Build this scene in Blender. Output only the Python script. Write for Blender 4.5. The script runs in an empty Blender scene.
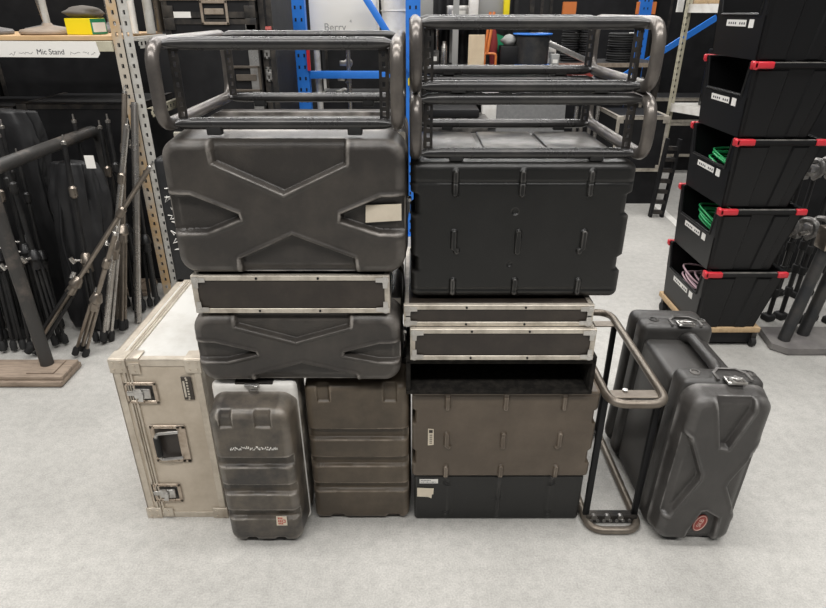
import bpy, bmesh, math, random
from mathutils import Vector, Matrix, noise
PI = math.pi
R = math.radians
random.seed(7)
SC = bpy.context.scene
COL = SC.collection

# ------------------------------------------------------------------ materials
def mat(name, col, rough=.5, metal=0.0, col2=None, scale=6.0, lo=.42, hi=.68, bump=.0, bscale=150.0,
        wear_sheen=None, wlo=.52, whi=.62, rvar=.1, spec=.5, alpha=1.0, trans=0.0, stretch=None):
    m = bpy.data.materials.new(name); m.use_nodes = True
    nt = m.node_tree; N = nt.nodes; L = nt.links
    b = N['Principled BSDF']
    b.inputs['Roughness'].default_value = rough
    b.inputs['Metallic'].default_value = metal
    b.inputs['Specular IOR Level'].default_value = spec
    b.inputs['Base Color'].default_value = (*col, 1)
    if trans: b.inputs['Transmission Weight'].default_value = trans
    if alpha < 1: b.inputs['Alpha'].default_value = alpha
    tc = N.new('ShaderNodeTexCoord'); src = tc.outputs['Object']
    if stretch:
        mp = N.new('ShaderNodeMapping'); mp.inputs['Scale'].default_value = stretch
        L.new(src, mp.inputs['Vector']); src = mp.outputs['Vector']
    out = None
    if col2:
        n = N.new('ShaderNodeTexNoise'); n.inputs['Scale'].default_value = scale
        n.inputs['Detail'].default_value = 8; n.inputs['Roughness'].default_value = .65
        L.new(src, n.inputs['Vector'])
        mr = N.new('ShaderNodeMapRange'); mr.inputs['From Min'].default_value = lo; mr.inputs['From Max'].default_value = hi
        L.new(n.outputs['Fac'], mr.inputs['Value'])
        mx = N.new('ShaderNodeMix'); mx.data_type = 'RGBA'
        mx.inputs['A'].default_value = (*col, 1); mx.inputs['B'].default_value = (*col2, 1)
        L.new(mr.outputs['Result'], mx.inputs['Factor']); out = mx.outputs['Result']
        rr = N.new('ShaderNodeMapRange'); rr.inputs['To Min'].default_value = max(.05, rough-rvar); rr.inputs['To Max'].default_value = min(1, rough+rvar)
        L.new(n.outputs['Fac'], rr.inputs['Value']); L.new(rr.outputs['Result'], b.inputs['Roughness'])
    if wear_sheen:  # lighter edge colour
        g = N.new('ShaderNodeNewGeometry')
        w = N.new('ShaderNodeMapRange'); w.inputs['From Min'].default_value = wlo; w.inputs['From Max'].default_value = whi
        L.new(g.outputs['Pointiness'], w.inputs['Value'])
        n2 = N.new('ShaderNodeTexNoise'); n2.inputs['Scale'].default_value = 14; n2.inputs['Detail'].default_value = 6
        L.new(tc.outputs['Object'], n2.inputs['Vector'])
        m2 = N.new('ShaderNodeMapRange'); m2.inputs['From Min'].default_value = .35; m2.inputs['From Max'].default_value = .7
        L.new(n2.outputs['Fac'], m2.inputs['Value'])
        mu = N.new('ShaderNodeMath'); mu.operation = 'MULTIPLY'
        L.new(w.outputs['Result'], mu.inputs[0]); L.new(m2.outputs['Result'], mu.inputs[1])
        mx2 = N.new('ShaderNodeMix'); mx2.data_type = 'RGBA'
        mx2.inputs['A'].default_value = (*col, 1); mx2.inputs['B'].default_value = (*wear_sheen, 1)
        if out: L.new(out, mx2.inputs['A'])
        L.new(mu.outputs[0], mx2.inputs['Factor']); out = mx2.outputs['Result']
    if out: L.new(out, b.inputs['Base Color'])
    if bump:
        nb = N.new('ShaderNodeTexNoise'); nb.inputs['Scale'].default_value = bscale; nb.inputs['Detail'].default_value = 3
        L.new(tc.outputs['Object'], nb.inputs['Vector'])
        bp = N.new('ShaderNodeBump'); bp.inputs['Strength'].default_value = bump; bp.inputs['Distance'].default_value = .002
        L.new(nb.outputs['Fac'], bp.inputs['Height']); L.new(bp.outputs['Normal'], b.inputs['Normal'])
    return m

M = {}
M['skb'] = mat('worn_black_plastic', (.033,.029,.026), .42, col2=(.066,.057,.048), scale=5, bump=.25, bscale=260, wear_sheen=(.36,.33,.30), wlo=.51, whi=.55)  # edge scuffs, turned up so the colour also carries the X bead highlights
M['skbbody'] = mat('worn_black_plastic_shell', (.034,.031,.028), .38, col2=(.075,.068,.06), scale=6, bump=.25, bscale=260)
M['bigbody'] = mat('grey_black_roto_shell', (.040,.038,.036), .36, col2=(.062,.058,.055), scale=4, bump=.35, bscale=300)
M['dusty'] = mat('dusty_brown_plastic', (.058,.044,.030), .46, col2=(.115,.089,.061), scale=4, bump=.2, wear_sheen=(.32,.26,.2), wlo=.508, whi=.56)
M['dustyb'] = mat('scuffed_grey_black_plastic', (.035,.031,.028), .40, col2=(.17,.14,.105), scale=5, lo=.4, hi=.72, bump=.25, wear_sheen=(.45,.41,.36), wlo=.508, whi=.56)
M['black'] = mat('black_moulded_plastic', (.0085,.0085,.008), .36, col2=(.014,.0138,.013), scale=4, bump=.2, bscale=240, wear_sheen=(.16,.15,.14), wlo=.51, whi=.57, spec=.45)  # edge scuffs; their spread over the ribbed case top is a painted sheen
M['fadelid'] = mat('faded_brown_black_plastic', (.083,.063,.045), .40, col2=(.135,.104,.076), scale=3, bump=.2, wear_sheen=(.38,.32,.26), wlo=.51, whi=.57)
M['bigskb'] = mat('grey_black_roto_plastic', (.042,.039,.037), .36, col2=(.068,.063,.059), scale=4, bump=.35, bscale=300, wear_sheen=(.26,.25,.24), wlo=.51, whi=.55)  # scuffed edges and painted highlights on the panel beads in one colour
M['bin'] = mat('black_bin_plastic', (.0075,.0075,.008), .34, spec=.3)
M['binrim'] = mat('dusty_bin_rim', (.16,.15,.135), .6, col2=(.05,.048,.045), scale=18)
M['red'] = mat('red_plastic', (.55,.028,.04), .35)
M['dark'] = mat('matt_black', (.006,.006,.007), .6, col2=(.012,.012,.013), scale=8, spec=.3)
M['rubber'] = mat('black_rubber', (.012,.012,.012), .75)
M['tube'] = mat('worn_black_painted_tube', (.03,.029,.029), .28, metal=.3, col2=(.075,.07,.065), scale=6, lo=.5, hi=.75, spec=.7, rvar=.06)
M['tubeworn'] = mat('tube_worn_to_metal', (.12,.108,.1), .3, metal=.55, col2=(.22,.195,.17), scale=6, lo=.45, hi=.7, rvar=.06)
M['tubebrown'] = mat('brown_worn_tube', (.15,.125,.10), .36, metal=.55, col2=(.24,.21,.175), scale=8)
M['rail'] = mat('black_steel_rail', (.02,.019,.019), .45, metal=.3, col2=(.07,.06,.05), scale=12)
M['alu'] = mat('worn_aluminium', (.62,.57,.49), .42, metal=.55, col2=(.35,.31,.26), scale=14, bump=.1)
M['alubright'] = mat('bright_aluminium', (.6,.58,.55), .35, metal=.6, col2=(.42,.4,.37), scale=10)
M['board'] = mat('dark_laminated_board', (.027,.021,.017), .45, col2=(.052,.041,.032), scale=5, bump=.15)
M['pale'] = mat('scuffed_pale_laminate', (.56,.485,.39), .55, col2=(.43,.36,.275), scale=7, lo=.4, hi=.7, bump=.15, bscale=90)
M['paletop'] = mat('scuffed_white_laminate', (.60,.59,.56), .5, col2=(.47,.45,.41), scale=7, lo=.42, hi=.72, bump=.15, bscale=90)
M['palealu'] = mat('dull_aluminium_edge', (.60,.54,.455), .38, metal=.5, col2=(.43,.37,.3), scale=12)
M['steel'] = mat('zinc_steel', (.55,.54,.52), .3, metal=.85, col2=(.35,.33,.31), scale=20)
M['oldsteel'] = mat('tarnished_steel', (.50,.42,.34), .36, metal=.55, col2=(.32,.25,.19), scale=25)
M['white'] = mat('white_plastic', (.82,.80,.76), .45, col2=(.68,.65,.6), scale=10)
M['paper'] = mat('white_paper', (.78,.76,.72), .7)
M['cream'] = mat('cream_paper_tape', (.68,.6,.48), .7, col2=(.6,.53,.42), scale=12)
M['ink'] = mat('dark_ink', (.06,.06,.07), .7)
M['redink'] = mat('red_ink', (.5,.1,.07), .6)
M['logored'] = mat('dull_red_badge', (.3,.05,.04), .45)
M['logopink'] = mat('pale_badge_lettering', (.62,.42,.36), .5)
M['slot'] = mat('grey_painted_steel', (.50,.49,.46), .5, col2=(.38,.36,.32), scale=16)
M['tanpost'] = mat('stained_tan_steel', (.47,.42,.35), .5, col2=(.5,.34,.18), scale=4, lo=.45, hi=.6)
M['creampost'] = mat('cream_painted_steel', (.5,.47,.36), .5, col2=(.34,.31,.23), scale=10)
M['wood'] = mat('raw_pine', (.62,.42,.23), .6, col2=(.5,.32,.17), scale=5, stretch=(1,8,8))
M['ply'] = mat('worn_plywood', (.30,.235,.18), .7, col2=(.19,.145,.11), scale=5, stretch=(2,12,8), bump=.2)
M['pine'] = mat('pale_board', (.68,.55,.38), .6, col2=(.58,.45,.3), scale=5)
M['chip'] = mat('chipboard', (.52,.37,.21), .75, col2=(.40,.27,.15), scale=60, bump=.3)
M['pipe'] = mat('scuffed_grey_pipe', (.05,.048,.046), .48, metal=.3, col2=(.13,.11,.095), scale=7, lo=.5)
M['pipedark'] = mat('dark_steel_pipe', (.03,.032,.035), .45, metal=.3, col2=(.07,.065,.06), scale=8)
M['stand'] = mat('black_stand_tube', (.012,.012,.013), .36, metal=.25, col2=(.028,.027,.026), scale=10)
M['chrome'] = mat('dull_chrome', (.5,.48,.45), .28, metal=.9, col2=(.36,.33,.3), scale=12)
M['bronze'] = mat('tarnished_nickel', (.3,.26,.22), .3, metal=.85, col2=(.2,.17,.14), scale=12)
M['cloth'] = mat('black_nylon_cloth', (.009,.009,.010), .5, col2=(.017,.017,.018), scale=10, bump=.3, bscale=70)
M['blue'] = mat('blue_painted_steel', (.02,.17,.62), .4, col2=(.03,.2,.7), scale=6)
M['orange'] = mat('orange_painted_steel', (.68,.2,.05), .45)
M['yellow'] = mat('yellow_card', (.85,.68,.01), .5)
M['green'] = mat('green_cable', (.02,.32,.1), .4)
M['pink'] = mat('pale_pink_cable', (.55,.38,.42), .5)
M['greybox'] = mat('grey_carpet_board', (.11,.11,.11), .8, col2=(.15,.15,.15), scale=40, bump=.4)
M['greyplastic'] = mat('grey_plastic', (.3,.3,.29), .5)
M['greycloth'] = mat('grey_cloth', (.13,.115,.1), .85, bump=.4, bscale=60)
M['carpet'] = mat('black_carpet_covering', (.012,.011,.01), .95, col2=(.03,.027,.023), scale=50, bump=1.0, bscale=400, spec=.15)
M['stone'] = mat('tan_cast_base', (.34,.27,.21), .5, col2=(.24,.19,.15), scale=8)
M['greybase'] = mat('grey_cast_base', (.2,.19,.18), .45, col2=(.13,.12,.12), scale=8)
M['clear'] = mat('clear_plastic', (.6,.6,.6), .15, alpha=.45)
M['redcloth'] = mat('dark_red_cloth', (.2,.02,.02), .8)
M['greenplastic'] = mat('green_plastic', (.01,.22,.1), .5)

# ------------------------------------------------------------------ mesh helpers
def fillet(pts, r, n=6, closed=False):
    P = [Vector(p) for p in pts]; out = []; k = len(P)
    for i, p in enumerate(P):
        if not closed and i in (0, k-1): out.append(p); continue
        a = P[i-1]; b = P[(i+1) % k]
        da = (a-p); db = (b-p)
        q = min(r, da.length*.49, db.length*.49)
        p0 = p+da.normalized()*q; p2 = p+db.normalized()*q
        for j in range(n+1):
            t = j/n
            out.append(p0*(1-t)**2 + p*2*t*(1-t) + p2*t*t)
    return out

class MB:
    def __init__(self): self.bm = bmesh.new()
    def box(self, x0, x1, y0, y1, z0, z1, bev=0, seg=2, mi=0):
        bm = self.bm
        v = [bm.verts.new(c) for c in ((x0,y0,z0),(x1,y0,z0),(x1,y1,z0),(x0,y1,z0),(x0,y0,z1),(x1,y0,z1),(x1,y1,z1),(x0,y1,z1))]
        f = [bm.faces.new([v[i] for i in q]) for q in ((3,2,1,0),(4,5,6,7),(0,1,5,4),(1,2,6,5),(2,3,7,6),(3,0,4,7))]
        for q in f: q.material_index = mi
        if bev:
            es = list({e for q in f for e in q.edges})
            bmesh.ops.bevel(bm, geom=es, offset=bev, segments=seg, profile=.5, affect='EDGES', clamp_overlap=True)
        return self
    def xform_box(self, mw, sx, sy, sz, bev=0, seg=2):
        t = MB().box(-sx/2, sx/2, -sy/2, sy/2, -sz/2, sz/2, bev, seg)
        return self.join(t, mw)
    def join(self, other, mw=None):
        me = bpy.data.meshes.new('tmp'); other.bm.to_mesh(me); other.bm.free()
        if mw is not None: me.transform(mw)
        self.bm.from_mesh(me); bpy.data.meshes.remove(me)
        return self
    def rings(self, rings, closed=True, cap0=True, cap1=True):
        bm = self.bm
        V = [[bm.verts.new(p) for p in r] for r in rings]
        n = len(V[0])
        for a, b in zip(V, V[1:]):
            for i in range(n if closed else n-1):
                j = (i+1) % n
                bm.faces.new((a[i], a[j], b[j], b[i]))
        if cap0: bm.faces.new(V[0][::-1])
        if cap1: bm.faces.new(V[-1])
        return self
    def tube(self, pts, r, seg=10, closed=False, flat=None):
        P = [Vector(p) for p in pts]; n = len(P)
        T = []
        for i in range(n):
            a = P[i-1] if (i > 0 or closed) else P[i]
            b = P[(i+1) % n] if (i < n-1 or closed) else P[i]
            T.append((b-a).normalized())
        up = Vector((0,0,1)) if abs(T[0].z) < .9 else Vector((0,1,0))
        N = (up - T[0]*up.dot(T[0])).normalized()
        rs = []
        for i in range(n):
            N = (N - T[i]*N.dot(T[i])).normalized()
            B = T[i].cross(N)
            rr = r[i] if isinstance(r, (list, tuple)) else r
            fn, fb = flat[i] if flat else (1, 1)
            rs.append([P[i] + N*(math.cos(2*PI*k/seg)*rr*fn) + B*(math.sin(2*PI*k/seg)*rr*fb) for k in range(seg)])
        if closed:
            rs.append(rs[0])
            bm = self.bm
            V = [[bm.verts.new(p) for p in q] for q in rs[:-1]]
            m = len(V)
            # align the seam
            best = min(range(seg), key=lambda s: sum((V[0][(k+s) % seg].co - V[-1][k].co).length for k in range(seg)))
            for a in range(m):
                b = (a+1) % m; s = best if b == 0 else 0
                for k in range(seg):
                    bm.faces.new((V[a][k], V[a][(k+1) % seg], V[b][(k+1+s) % seg], V[b][(k+s) % seg]))
            return self
        return self.rings(rs)
    def cyl(self, p0, p1, r, seg=12, r1=None):
        return self.tube([p0, p1], [r, r if r1 is None else r1], seg)
    def lathe(self, prof, c=(0,0,0), seg=24, fold=None):
        rs = []
        for (r, z) in prof:
            rs.append([(c[0]+r*math.cos(2*PI*k/seg)*(fold(k/seg,z) if fold else 1), c[1]+r*math.sin(2*PI*k/seg)*(fold(k/seg,z) if fold else 1), c[2]+z) for k in range(seg)])
        return self.rings(rs)
    def torus(self, c, Rr, r, seg=28, rseg=10, sz=1):
        pts = [(c[0]+Rr*math.cos(2*PI*k/seg), c[1]+Rr*math.sin(2*PI*k/seg), c[2]) for k in range(seg)]
        return self.tube(pts, r, rseg, closed=True)
    def prism(self, poly, axis, a, b):
        def P(p, t):
            if axis == 'y': return (p[0], t, p[1])
            if axis == 'x': return (t, p[0], p[1])
            return (p[0], p[1], t)
        return self.rings([[P(p, a) for p in poly], [P(p, b) for p in poly]])
    def build(self, name, m, parent=None, angle=32, smooth=True):
        bm = self.bm
        bmesh.ops.recalc_face_normals(bm, faces=bm.faces[:])
        me = bpy.data.meshes.new(name); bm.to_mesh(me); bm.free()
        for mm in (m if isinstance(m, (list, tuple)) else [m]): me.materials.append(mm)
        if smooth:
            me.polygons.foreach_set('use_smooth', [True]*len(me.polygons))
            me.set_sharp_from_angle(angle=R(angle))
        o = bpy.data.objects.new(name, me); COL.objects.link(o)
        if parent: o.parent = parent
        return o

def tag(o, label=None, cat=None, group=None, kind=None):
    if label: o['label'] = label
    if cat: o['category'] = cat
    if group: o['group'] = group
    if kind: o['kind'] = kind
    return o
def thing(name, label, cat, loc=(0,0,0), rot=(0,0,0), group=None):
    o = bpy.data.objects.new(name, None); COL.objects.link(o)
    o.location = loc; o.rotation_euler = rot; o.empty_display_size = .1
    return tag(o, label, cat, group)
def copy_tree(o, parent=None):
    c = o.copy(); COL.objects.link(c)
    if parent: c.parent = parent
    for ch in list(o.children): copy_tree(ch, c)
    return c
def dup(root, loc, rot=None, label=None, group=None):
    c = copy_tree(root); c.location = loc
    if rot is not None: c.rotation_euler = rot
    if label: c['label'] = label
    if group: c['group'] = group
    return c
def lean(d):   # euler that points the local z axis along d
    return Vector(d).normalized().to_track_quat('Z', 'Y').to_euler()
def lettering(name, s, size, m, parent, loc, rot=(R(90),0,0), depth=.0008, align='LEFT'):
    cu = bpy.data.curves.new('lettering', 'FONT'); cu.body = s; cu.size = size; cu.extrude = depth; cu.align_x = align
    tmp = bpy.data.objects.new('lettering', cu); COL.objects.link(tmp)
    dg = bpy.context.evaluated_depsgraph_get()
    me = bpy.data.meshes.new_from_object(tmp.evaluated_get(dg))
    bpy.data.objects.remove(tmp); me.materials.clear(); me.materials.append(m); me.name = name
    o = bpy.data.objects.new(name, me); COL.objects.link(o); o.parent = parent
    o.location = loc; o.rotation_euler = rot
    return o

# distance helpers for moulded faces
def sdf(p, poly):
    x, z = p; d = 1e9; inside = False; n = len(poly)
    for i in range(n):
        ax, az = poly[i]; bx, bz = poly[(i+1) % n]
        ex, ez = bx-ax, bz-az; wx, wz = x-ax, z-az
        t = max(0, min(1, (wx*ex+wz*ez)/(ex*ex+ez*ez)))
        dx, dz = wx-ex*t, wz-ez*t
        d = min(d, dx*dx+dz*dz)
        if (az > z) != (bz > z) and x < (bx-ax)*(z-az)/(bz-az)+ax: inside = not inside
    d = math.sqrt(d)
    return -d if inside else d
def sstep(a, b, x):
    t = max(0, min(1, (x-a)/(b-a))); return t*t*(3-2*t)

def moulded(w, h, d, r, e, hfun=None, ofun=None, nsx=70, nsz=46, nc=8, inner=44, taper=0.0, bot_open=False):
    """A moulded shell: rounded outline w x h (x centred, z from 0), face at y=0 looking to -y, sides running back to y=d."""
    def outline(i):
        rr = max(r-i, .004); x1 = w/2-i; z0 = i; z1 = h-i; P = []
        def corner(cx, cz, a0):
            for k in range(nc+1):
                a = a0+R(90)*k/nc; P.append((cx+rr*math.cos(a), cz+rr*math.sin(a)))
        def side(p, q, n):
            for k in range(1, n): P.append((p[0]+(q[0]-p[0])*k/n, p[1]+(q[1]-p[1])*k/n))
        corner(x1-rr, z0+rr, -R(90)); side((x1, z0+rr), (x1, z1-rr), nsz)
        corner(x1-rr, z1-rr, 0); side((x1-rr, z1), (-x1+rr, z1), nsx)
        corner(-x1+rr, z1-rr, R(90)); side((-x1, z1-rr), (-x1, z0+rr), nsz)
        corner(-x1+rr, z0+rr, R(180)); side((-x1+rr, z0), (x1-rr, z0), nsx)
        return P
    def push(P, y):
        out = []
        for (x, z) in P:
            o = ofun(x, z) if ofun else (0, 0)
            out.append((x+o[0], y, z+o[1]))
        return out
    H = hfun or (lambda x, z: 0)
    rs = [push(outline(0), d)]
    for t in (.66, .33): rs.append(push(outline(taper*(1-t)), e+(d-e)*t))
    base = taper
    for k in range(0, 8):
        a = R(90)*k/7
        P = outline(base+e*(1-math.cos(a)))
        y = e*(1-math.sin(a)); wgt = sstep(0, .6, k/7)
        ring = push(P, y)
        rs.append([(p[0], y+H(q[0], q[1])*wgt, p[2]) for p, q in zip(ring, P)])
    last = [(x, z) for (x, y, z) in push(outline(base+e), 0)]
    raw = outline(base+e)
    cx, cz = 0, h/2
    for k in range(1, inner+1):
        s = 1-k/inner*.985
        rs.append([(cx+(x-cx)*s, H(cx+(qx-cx)*s, cz+(qz-cz)*s), cz+(z-cz)*s) for (x, z), (qx, qz) in zip(last, raw)])
    return MB().rings(rs)

# ------------------------------------------------------------------ camera, world and lights
cd = bpy.data.cameras.new('camera'); cam = bpy.data.objects.new('camera', cd); COL.objects.link(cam)
cam.location = (0, 0, 1.6); cam.rotation_euler = (R(90-26.1), 0, 0)
cd.sensor_width = 36; cd.lens = 36*600/826; cd.clip_start = .05; cd.clip_end = 60
SC.camera = cam
wd = bpy.data.worlds.new('warehouse_air'); SC.world = wd; wd.use_nodes = True
bg = wd.node_tree.nodes['Background']; bg.inputs['Color'].default_value = (.95,.97,1,1); bg.inputs['Strength'].default_value = .14
def strip(name, loc, sx, sy, power, rot=(0,0,0), col=(1,.98,.95)):
    l = bpy.data.lights.new(name, 'AREA'); l.shape = 'RECTANGLE'; l.size = sx; l.size_y = sy; l.energy = power; l.color = col
    o = bpy.data.objects.new(name, l); COL.objects.link(o); o.location = loc; o.rotation_euler = rot
strip('ceiling_batten', (-.3,-.9,4.4), 7, .5, 300)
strip('ceiling_batten', (0,1.5,4.6), 7, .5, 270)
strip('ceiling_batten', (0,4.3,4.6), 7, .4, 190)
strip('ceiling_batten', (0,7,4.6), 7, .4, 240)
strip('ceiling_batten', (0,10,4.6), 9, .4, 300)
strip('ceiling_batten', (0,13,4.6), 9, .4, 300)
SC.view_settings.view_transform = 'Standard'; SC.view_settings.look = 'None'
SC.view_settings.exposure = -0.32; SC.view_settings.gamma = 1; SC.view_settings.use_curve_mapping = False

# ------------------------------------------------------------------ setting
def concrete():
    m = bpy.data.materials.new('pale_concrete'); m.use_nodes = True
    nt = m.node_tree; N = nt.nodes; L = nt.links; b = N['Principled BSDF']
    tc = N.new('ShaderNodeTexCoord')
    def nz(s, d):
        n = N.new('ShaderNodeTexNoise'); n.inputs['Scale'].default_value = s; n.inputs['Detail'].default_value = d
        n.inputs['Roughness'].default_value = .6; L.new(tc.outputs['Object'], n.inputs['Vector']); return n
    a = nz(1.3, 6); c = nz(28, 8); f = nz(170, 4)
    r1 = N.new('ShaderNodeValToRGB'); e = r1.color_ramp.elements
    e[0].position = .35; e[0].color = (.43,.42,.395,1); e[1].position = .68; e[1].color = (.56,.545,.515,1)
    L.new(a.outputs['Fac'], r1.inputs['Fac'])
    r2 = N.new('ShaderNodeValToRGB'); e = r2.color_ramp.elements
    e[0].position = .3; e[0].color = (.78,.78,.78,1); e[1].position = .6; e[1].color = (1,1,1,1)
    L.new(c.outputs['Fac'], r2.inputs['Fac'])
    mx = N.new('ShaderNodeMix'); mx.data_type = 'RGBA'; mx.blend_type = 'MULTIPLY'; mx.inputs['Factor'].default_value = .7
    L.new(r1.outputs['Color'], mx.inputs['A']); L.new(r2.outputs['Color'], mx.inputs['B'])
    r3 = N.new('ShaderNodeValToRGB'); e = r3.color_ramp.elements
    e[0].position = .3; e[0].color = (.62,.62,.62,1); e[1].position = .7; e[1].color = (1.14,1.14,1.14,1)
    L.new(f.outputs['Fac'], r3.inputs['Fac'])
    mx2 = N.new('ShaderNodeMix'); mx2.data_type = 'RGBA'; mx2.blend_type = 'MULTIPLY'; mx2.inputs['Factor'].default_value = .6
    L.new(mx.outputs['Result'], mx2.inputs['A']); L.new(r3.outputs['Color'], mx2.inputs['B'])
    L.new(mx2.outputs['Result'], b.inputs['Base Color'])
    b.inputs['Roughness'].default_value = .62; b.inputs['Specular IOR Level'].default_value = .35
    bp = N.new('ShaderNodeBump'); bp.inputs['Strength'].default_value = .25; bp.inputs['Distance'].default_value = .002
    L.new(f.outputs['Fac'], bp.inputs['Height']); L.new(bp.outputs['Normal'], b.inputs['Normal'])
    return m
fl = MB().box(-9,9,-3,17,-.1,0).build('floor', concrete()); tag(fl, 'pale grey concrete warehouse floor', 'floor', kind='structure')
wb = MB().box(-9,9,17,17.15,0,5).build('wall_back', mat('dark_wall', (.01,.01,.011), .8)); tag(wb, 'dark back wall of the warehouse', 'wall', kind='structure')
t1 = MB().join(MB().box(-.03,.03,-.55,.55,.0005,.002), Matrix.Translation((2.20,4.85,0)) @ Matrix.Rotation(R(-3),4,'Z')).build('trim_1', M['paper'])
tag(t1, 'white line taped on the floor beside the right shelf post', 'floor line', kind='structure')

# ------------------------------------------------------------------ X-fronted plastic cases
XP = [[(.203,1.3),(.216,.81),(.493,.595),(.757,.80),(.764,1.3)],
      [(-.2,.607),(.11,.60),(.3,.465),(.305,.42),(.155,.318),(-.2,.31)],
      [(1.2,.59),(.89,.585),(.72,.464),(.716,.405),(.88,.312),(1.2,.30)],
      [(.264,-.3),(.277,.13),(.513,.31),(.777,.13),(.79,-.3)]]
def xface(w, h, polys, depth=.016, soft=.008):
    PS = [[((u-.5)*w, (v+(.015 if polys is XP and .05 < v < .95 else 0))*h) for u, v in p] for p in polys]
    def f(x, z):
        d = min(sdf((x, z), p) for p in PS)
        # a bead runs round each sunk panel
        return depth*(1-sstep(-soft, 0, d)) - .004*math.exp(-((d-.003)/.006)**2)
    return f
def latch(parent, loc, rot, m=None):
    mb = MB().box(-.016,.016,-.004,.004,-.028,.028,.002)
    mb.box(-.010,.010,-.010,-.004,-.02,.012,.002)
    mb.cyl((-.014,-.008,.016),(.014,-.008,.016),.005,8)
    o = mb.build('latch', m or M['steel'], parent); o.location = loc; o.rotation_euler = rot
    return o
def xcase(label, x0, x1, y0, y1, z0, z1, name='rack_case'):
    w = x1-x0; h = z1-z0; d = y1-y0
    t = thing(name, label, 'equipment case', ((x0+x1)/2, y0, z0), group=None)
    moulded(w, h, .115, .055, .028, xface(w, h, XP, depth=.022*min(1, h/.3)), nsx=110, nsz=70, inner=84, taper=.006).build('lid', M['skb'], t, angle=60)
    MB().box(-w/2+.006, w/2-.006, .117, .126, .008, h-.008, .004).build('valance', M['alu'], t)
    MB().box(-w/2+.004, w/2-.004, .128, d-.10, .004, h-.004,   .035, 5).build('body', M['skbbody'], t, angle=60)
    rl = moulded(w, h, .09, .05, .028, inner=4, nsx=12, nsz=8)
    o = rl.build('rear_lid', M['skb'], t, angle=60); o.rotation_euler = (0,0,PI); o.location = (0, d, 0)
    for s in (-1, 1):
        latch(t, (s*(w/2-.003), .118, h*.45), (0,0,s*PI/2))
    return t
xl = xcase('lower black case with raised X moulding, under the left slim flight case', -.634, -.030, 1.495, 1.98, .602, .836)
xu = xcase('taller black X-moulded case with cream paper label, under the left tube frame', -.634, -.014, 1.488, 1.98, .953, 1.322)
MB().prism([(0,0),(.094,.006),(.094,.05),(.002,.047)], 'y', -.003, -.0005).build('paper_label', M['cream'], xu).location = (.200, .0165, .148)
# ------------------------------------------------------------------ slim aluminium-edged flight cases
def slimcase(label, x0, x1, y0, y1, z0, z1, rz=0):
    w = x1-x0; h = z1-z0; d = y1-y0
    t = thing('slim_flight_case', label, 'flight case', ((x0+x1)/2, y0, z0), (0,0,rz))
    MB().box(-w/2+.004, w/2-.004, .004, d-.004, .004, h-.004).build('body', M['board'], t)
    e = MB(); q = .0145; k = .003
    for yy in (0, d-k):
        e.box(-w/2, w/2, yy, yy+k, 0, q, .001, 1); e.box(-w/2, w/2, yy, yy+k, h-q, h, .001, 1)
        e.box(-w/2, -w/2+q, yy, yy+k, q, h-q, .001, 1); e.box(w/2-q, w/2, yy, yy+k, q, h-q, .001, 1)
    for zz in (0, h-k):
        e.box(-w/2, w/2, k, q, zz, zz+k); e.box(-w/2, w/2, d-q, d-k, zz, zz+k)
        e.box(-w/2, -w/2+q, q, d-q, zz, zz+k); e.box(w/2-q, w/2, q, d-q, zz, zz+k)
    for xx in (-w/2, w/2-k):
        e.box(xx, xx+k, k, q, k, h-k); e.box(xx, xx+k, d-q, d-k, k, h-k)
        e.box(xx, xx+k, q, d-q, 0, q); e.box(xx, xx+k, q, d-q, h-q, h)
    e.build('edging', M['alu'], t)
    for sx in (-1, 1):
        for sz in (0, 1):
            c = MB(); X = sx*(w/2-.012); Z = .012 if sz == 0 else h-.012
            g = .0115
            dz = -1 if sz else 1
            c.prism([(X+.0105*math.cos(2*PI*i/16), Z+.0105*math.sin(2*PI*i/16)) for i in range(16)], 'y', -.0045, -.001)
            c.prism([(X-sx*.002, Z-.007), (X-sx*.026, Z-.006), (X-sx*.026, Z+.006), (X-sx*.002, Z+.007)][::1], 'y', -.003, -.001)
            c.prism([(X-.007, Z+dz*.002), (X+.007, Z+dz*.002), (X+.006, Z+dz*.024), (X-.006, Z+dz*.024)], 'y', -.0032, -.001)
            c.cyl((X, -.0075, Z), (X, -.004, Z), .005, 12)
            c.build('corner', M['alubright'], t)
    rv = MB()
    for zz in (.0075, h-.0075):
        for xx in (-w*.17, w*.14): rv.cyl((xx, -.002, zz), (xx, .001, zz), .0035, 8)
    rv.build('rivet', M['dark'], t)
    return t
slimcase('slim aluminium edged flight case between the two black X cases', -.606, -.064, 1.497, 1.95, .838, .9515)
slimcase('slim aluminium edged flight case directly under the large black ribbed case', -.026, .512, 1.515, 1.98, .786, .854)
slimcase('slim aluminium edged flight case directly on the black carpeted box', -.008, .524, 1.500, 1.97, .683, .785)
# spacer shell above the slim cases
# carpeted open box
t = thing('carpeted_box', 'open fronted shallow black carpeted box on the two tone case', 'box', (.262, 1.52, .548))
b = MB(); w, h, d, q = .566, .134, .46, .014
b.box(-w/2, w/2, 0, d, 0, q, .004); b.box(-w/2, w/2, 0, d, h-q-.012, h, .004)
b.box(-w/2, -w/2+q, 0, d, q, h-q, .004); b.box(w/2-q, w/2, 0, d, q, h-q, .004); b.box(-w/2+q, w/2-q, d-q, d, q, h-q)
b.build('shell', M['carpet'], t)
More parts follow.
